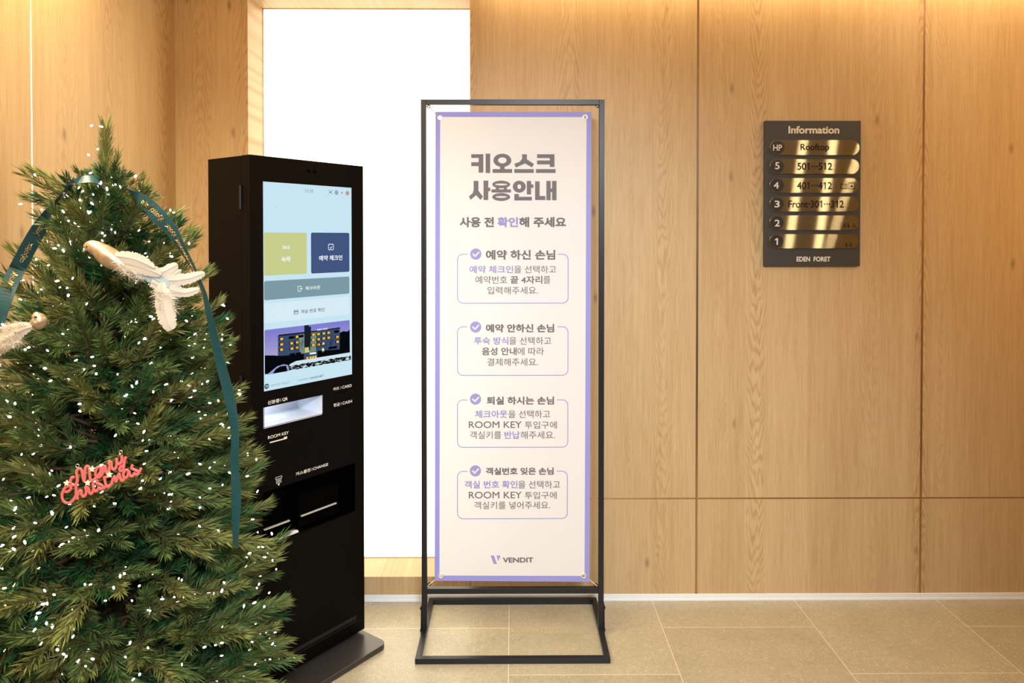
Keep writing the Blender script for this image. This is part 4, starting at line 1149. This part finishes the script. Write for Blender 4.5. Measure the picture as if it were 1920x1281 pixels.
ribbon('ribbon', [(196, 348, 1.74, 10, 1), (180, 338, 1.70, 12, 1), (160, 336, 1.68, 13, 1), (140, 342, 1.68, 10, -1), (124, 358, 1.69, 6, -1), (104, 380, 1.70, 6, -1), (88, 404, 1.68, 16, -1), (70, 435, 1.655, 25, -1), (45, 480, 1.64, 26, -1), (20, 530, 1.62, 26, 1), (2, 580, 1.60, 24, 1), (-14, 640, 1.60, 20, 1)], satin,
       'dark teal satin ribbon with gold print on the left side of the Christmas tree', [(52, 57), (60, 66), (69, 73)])
ribbon('ribbon', [(246, 366, 1.70, 14, 1), (266, 378, 1.66, 26, 1), (290, 398, 1.65, 28, 1), (320, 430, 1.65, 22, 1), (342, 466, 1.65, 13, 1), (362, 502, 1.65, 8, 1), (380, 542, 1.65, 7, 1), (390, 580, 1.64, 10, 1), (400, 625, 1.64, 13, 1), (413, 680, 1.63, 16, 1), (430, 745, 1.62, 18, 1), (440, 810, 1.615, 14, 1), (440, 870, 1.61, 14, 1), (443, 930, 1.605, 16, 1), (442, 985, 1.60, 13, 1), (441, 1024, 1.60, 8, 1)], satin,
       'dark teal satin ribbon with gold print hanging down the right side of the tree', [(8, 12), (14, 20), (22, 27), (28, 42)])

# feathered bird ornaments
glit = mat('champagne_glitter', (0.62, 0.42, 0.22), 0.32, 0.65)
t = NT(glit); tc = t.n('ShaderNodeTexCoord'); vo = t.n('ShaderNodeTexVoronoi'); vo.inputs['Scale'].default_value = 420
t.t.links.new(tc.outputs['Object'], vo.inputs['Vector'])
t.t.links.new(t.mix(t.noise(tc.outputs['Object'], 60, 2), (0.34, 0.20, 0.09), (0.72, 0.58, 0.42)), bsdf(glit).inputs['Base Color'])
nm_ = t.n('ShaderNodeBump'); nm_.inputs['Strength'].default_value = 0.9; nm_.inputs['Distance'].default_value = 0.002
sp_ = t.n('ShaderNodeSeparateColor'); t.t.links.new(vo.outputs['Color'], sp_.inputs[0]); t.t.links.new(sp_.outputs[0], nm_.inputs['Height']); t.t.links.new(nm_.outputs[0], bsdf(glit).inputs['Normal'])
fea = translucent('white_feather', (0.66, 0.60, 0.52), 0.35, 0.7)[0]
fea_b = translucent('pale_blue_feather', (0.46, 0.53, 0.57), 0.35, 0.7)[0]
eye_m = mat('black_bead', (0.005, 0.005, 0.005), 0.1); beak_m = mat('silver_beak', (0.65, 0.62, 0.58), 0.35, 0.5)

def feather(parent, path, name='feather', m_=fea):
    """path: (px, py, depth, half width px). A cupped vane with a raised quill and a notched edge."""
    P = smooth_path(path, 14); c = [at(p[0], p[1], p[2]) for p in P]; n = len(P)
    vs, fs = [], []
    r_ = random.Random(int(path[0][0] * 7 + path[-1][1]))
    for i, p in enumerate(P):
        td = (c[min(i + 1, n - 1)] - c[max(i - 1, 0)]).normalized(); side = Vector((0, 1, 0)).cross(td).normalized()
        w = p[3] * p[2] / FPX * (1 if i < n - 4 else 0.35 + 0.16 * (n - 1 - i))
        for s in (-1, -0.5, 0, 0.5, 1):
            jit = (r_.uniform(-.20, .12) if i % 2 else r_.uniform(-.04, .16)) * s if abs(s) == 1 else 0
            vs.append(c[i] + side * (w * (s + jit)) + Vector((0, 0.10 * w * s * s - (0.0008 if s == 0 else 0), 0)))
    k = len(vs)
    vs += [v + Vector((0, 0.0006, 0)) for v in vs]
    for i in range(n - 1):
        for j in range(4):
            a = i * 5 + j
            fs.append((a, a + 1, a + 6, a + 5)); fs.append((k + a + 5, k + a + 6, k + a + 1, k + a))
        fs += [(i * 5, i * 5 + 5, k + i * 5 + 5, k + i * 5), (i * 5 + 9, i * 5 + 4, k + i * 5 + 4, k + i * 5 + 9)]
    b = MB(); b.add([v - parent.location for v in vs], fs)
    b.tube([c[i] - parent.location - Vector((0, 0.0012, 0)) for i in range(0, n, 3)], 0.0006, 5)
    return b.build(name, m_, parent, smooth=False)

def fluff(parent, spots, n, name='down'):
    b = MB(); r_ = random.Random(n)
    for _ in range(n):
        x0, y0, x1, y1, Y = spots[r_.randrange(len(spots))]
        f = r_.random(); px, py = x0 + (x1 - x0) * f, y0 + (y1 - y0) * f
        p = at(px, py, Y + r_.uniform(-.006, .006)) - parent.location
        d = Vector((r_.gauss(0, 1), r_.gauss(0, .5), r_.gauss(-.2, 1))).normalized(); l = r_.uniform(.010, .022)
        q = p + d * l + Vector((0, 0, -.003)); s = d.orthogonal().normalized() * 0.00035
        b.add([p + s, p - s, q], [(0, 1, 2)]); 
    return b.build(name, fea, parent)

def bird(spine, eye, beak, label):
    root = empty('bird_ornament', at(*spine[len(spine) // 2][:3]))
    tag(root, label, 'ornament', )
    o = root.location
    P = smooth_path(spine, 6)
    b = MB(); b.tube([at(p[0], p[1], p[2]) - o for p in P], [max(p[3], .3) * p[2] / FPX for p in P], 18); b.build('body', glit, root, smooth=True)
    b = MB(); b.ball(at(*eye[:3]) - o, 0.0026, 10, 7); b.build('eye', eye_m, root, smooth=True)
    b = MB(); b.tube([at(*beak[0]) - o, at(*beak[1]) - o], [0.0048, 0.0004], 8); b.build('beak', beak_m, root, smooth=True)
    return root
B1 = 1.50
bd1 = bird([(160, 467, B1, 3), (164, 464, B1, 9), (172, 463, B1, 12.5), (183, 467, B1, 14), (196, 476, B1, 17.5), (208, 485, B1, 18.5), (222, 493, B1, 16), (236, 500, B1, 11), (250, 506, B1, 4)], (164, 462.5, B1 - 0.0115), ((161, 466, B1), (154, 473, B1)),
           'gold glitter bird ornament with long white tail feathers, upper right on the tree')
f = lambda *p, **k: feather(bd1, list(p), **k)
f((214, 480, B1 - .012, 7), (245, 484, B1 - .014, 12), (272, 494, B1 - .012, 10), (290, 503, B1 - .01, 4), name='wing_feather')
f((222, 492, B1 - .010, 8), (255, 498, B1 - .011, 13), (285, 508, B1 - .009, 11), (302, 516, B1 - .006, 5), name='wing_feather')
f((250, 506, B1 - .004, 6), (275, 514, B1 - .004, 11), (305, 532, B1 - .002, 11), (318, 540, B1, 6), name='wing_feather', m_=fea_b)
f((280, 514, B1, 7), (305, 510, B1 + .005, 9), (322, 502, B1 + .01, 8.5), (333, 496, B1 + .012, 5), name='tail_feather')
f((288, 518, B1 + .004, 7), (318, 518, B1 + .01, 9), (340, 506, B1 + .014, 3), name='tail_feather')
f((278, 520, B1 - .002, 9), (315, 526, B1 + .006, 12), (350, 523, B1 + .016, 10), (370, 517, B1 + .022, 8), (384, 512, B1 + .026, 4), name='tail_feather')
f((284, 528, B1 - .004, 10), (318, 543, B1, 12), (345, 549, B1 + .008, 8), (362, 546, B1 + .012, 7), (374, 541, B1 + .016, 3), name='tail_feather')
f((302, 530, B1 - .012, 6), (305, 556, B1 - .016, 15), (309, 585, B1 - .018, 17), (316, 606, B1 - .018, 15), (324, 618, B1 - .016, 9), name='tail_feather')
fluff(bd1, [(216, 490, 246, 520, B1 - .018), (240, 500, 262, 520, B1 - .014), (290, 540, 330, 560, B1 - .02), (290, 540, 300, 580, B1 - .02), (318, 545, 330, 585, B1 - .018)], 520)
B2 = 1.475
bd2 = bird([(56, 612, B2, 3), (62, 609, B2, 9), (70, 606, B2, 13), (75, 603, B2, 12.5), (73, 597, B2, 10.5), (70, 593, B2, 9.5), (69, 588, B2, 6.5), (69, 585, B2, 2)], (67, 594.5, B2 - 0.0105), ((78, 592, B2 + .004), (84, 594, B2 + .010)),
           'small silver glitter bird ornament with white feathers at the far left of the tree')
f2 = lambda *p, **k: feather(bd2, list(p), **k)
f2((62, 611, B2 - .010, 4), (45, 611, B2 - .012, 7), (22, 616, B2 - .012, 8), (4, 626, B2 - .01, 6), name='wing_feather')
f2((60, 613, B2 - .012, 4), (40, 620, B2 - .014, 11), (15, 634, B2 - .014, 16), (-10, 650, B2 - .01, 14), name='wing_feather')
f2((40, 622, B2 - .006, 6), (15, 640, B2 - .006, 14), (-20, 665, B2, 12), name='tail_feather')
fluff(bd2, [(0, 615, 45, 606, B2 - .016), (0, 650, 40, 640, B2 - .018), (-5, 640, 30, 620, B2 - .02)], 420)

# Merry Christmas sign hung on the branches
MY = 1.375
def mp(x, y_): return at(90 + x / 9.15, 830 + y_ / 9.15, MY)
ms = empty('word_ornament', mp(900, 620))
tag(ms, 'coral red Merry Christmas script ornament hanging in the middle of the tree', 'ornament')
strokes = [[(455, 590), (405, 610), (385, 660), (400, 715), (440, 735), (485, 710), (505, 650), (495, 560), (490, 500), (515, 455), (560, 455), (585, 500), (600, 590), (620, 672), (632, 560), (640, 450), (672, 405), (705, 430), (715, 510), (722, 600), (745, 652), (800, 630), (860, 570), (905, 490), (905, 435), (870, 420), (830, 455), (812, 530), (830, 590), (880, 595), (930, 540), (955, 450), (935, 395)],
           [(935, 395), (985, 420), (985, 480), (1010, 515), (1045, 480), (1060, 390), (1040, 325)], [(1040, 325), (1085, 345), (1090, 410), (1120, 460), (1160, 440), (1180, 370), (1178, 265)],
           [(1178, 265), (1180, 330), (1210, 372), (1250, 350), (1268, 290), (1262, 220)], [(1335, 245), (1312, 320), (1300, 410), (1285, 470), (1250, 490), (1225, 462), (1250, 418), (1310, 390)],
           [(290, 850), (350, 838), (395, 785), (370, 745), (310, 765), (262, 830), (240, 920), (262, 1000), (325, 1040), (400, 1020), (460, 950), (492, 880)],
           [(488, 720), (482, 800), (490, 900), (508, 975)], [(505, 900), (535, 835), (570, 835), (578, 890), (610, 928), (648, 890), (655, 810), (635, 755)], [(635, 755), (690, 780), (708, 850), (738, 880), (772, 840), (785, 760)],
           [(770, 680), (780, 770), (815, 838), (860, 800)], [(845, 640), (832, 690), (880, 712), (935, 745), (935, 790), (890, 790), (860, 760)], [(950, 790), (985, 760)], [(965, 590), (980, 670), (1000, 740), (1040, 758), (1080, 715)], [(950, 605), (1010, 590), (1070, 570)],
           [(1090, 725), (1112, 615)], [(1112, 640), (1140, 585), (1158, 640), (1168, 672), (1190, 600), (1222, 540), (1238, 600), (1265, 655), (1310, 630)], [(1380, 475), (1325, 480), (1292, 550), (1315, 610), (1362, 580), (1390, 490), (1405, 560), (1445, 580), (1480, 540)],
           [(1450, 385), (1435, 440), (1490, 470), (1545, 500), (1540, 545), (1495, 545), (1465, 515)], [(1545, 525), (1580, 480), (1600, 438)]]
b = MB()
for s_ in strokes: b.tube([mp(*q) - ms.location for q in smooth_path(s_, 5)], 0.0027, 8, 0, True, ((0, 1, 0), 0.5))
b.build('script_letters', speckle(mat('coral_acrylic', (0.74, 0.125, 0.125), 0.4), 60, 0.06), ms)
for x, y_ in ((335, 690), (770, 450), (693, 686), (1065, 545)):
    b = MB(); ps = []
    for k in range(10):
        a = math.pi / 2 + k * math.pi / 5; r = 0.0060 if k % 2 == 0 else 0.0026
        c = mp(x, y_) - ms.location; ps.append((c.x + r * math.cos(a), c.z + r * math.sin(a)))
    prism(b, ps, -0.004, 0.0); b.build('star', mat('cream_star', (0.80, 0.72, 0.50), 0.4), ms)
for x, y_, x2, y2_ in ((505, 400, 540, 455), (1248, 165, 1195, 235)):
    b = MB(); b.torus(mp(x, y_) - ms.location, 0.0032, 0.0008, (0, 1, 0), 16, 6); b.tube([mp(x, y_ + 26) - ms.location, mp(x2, y2_) - ms.location], 0.0012, 6); b.build('hanging_ring', M['steel'], ms, smooth=True)
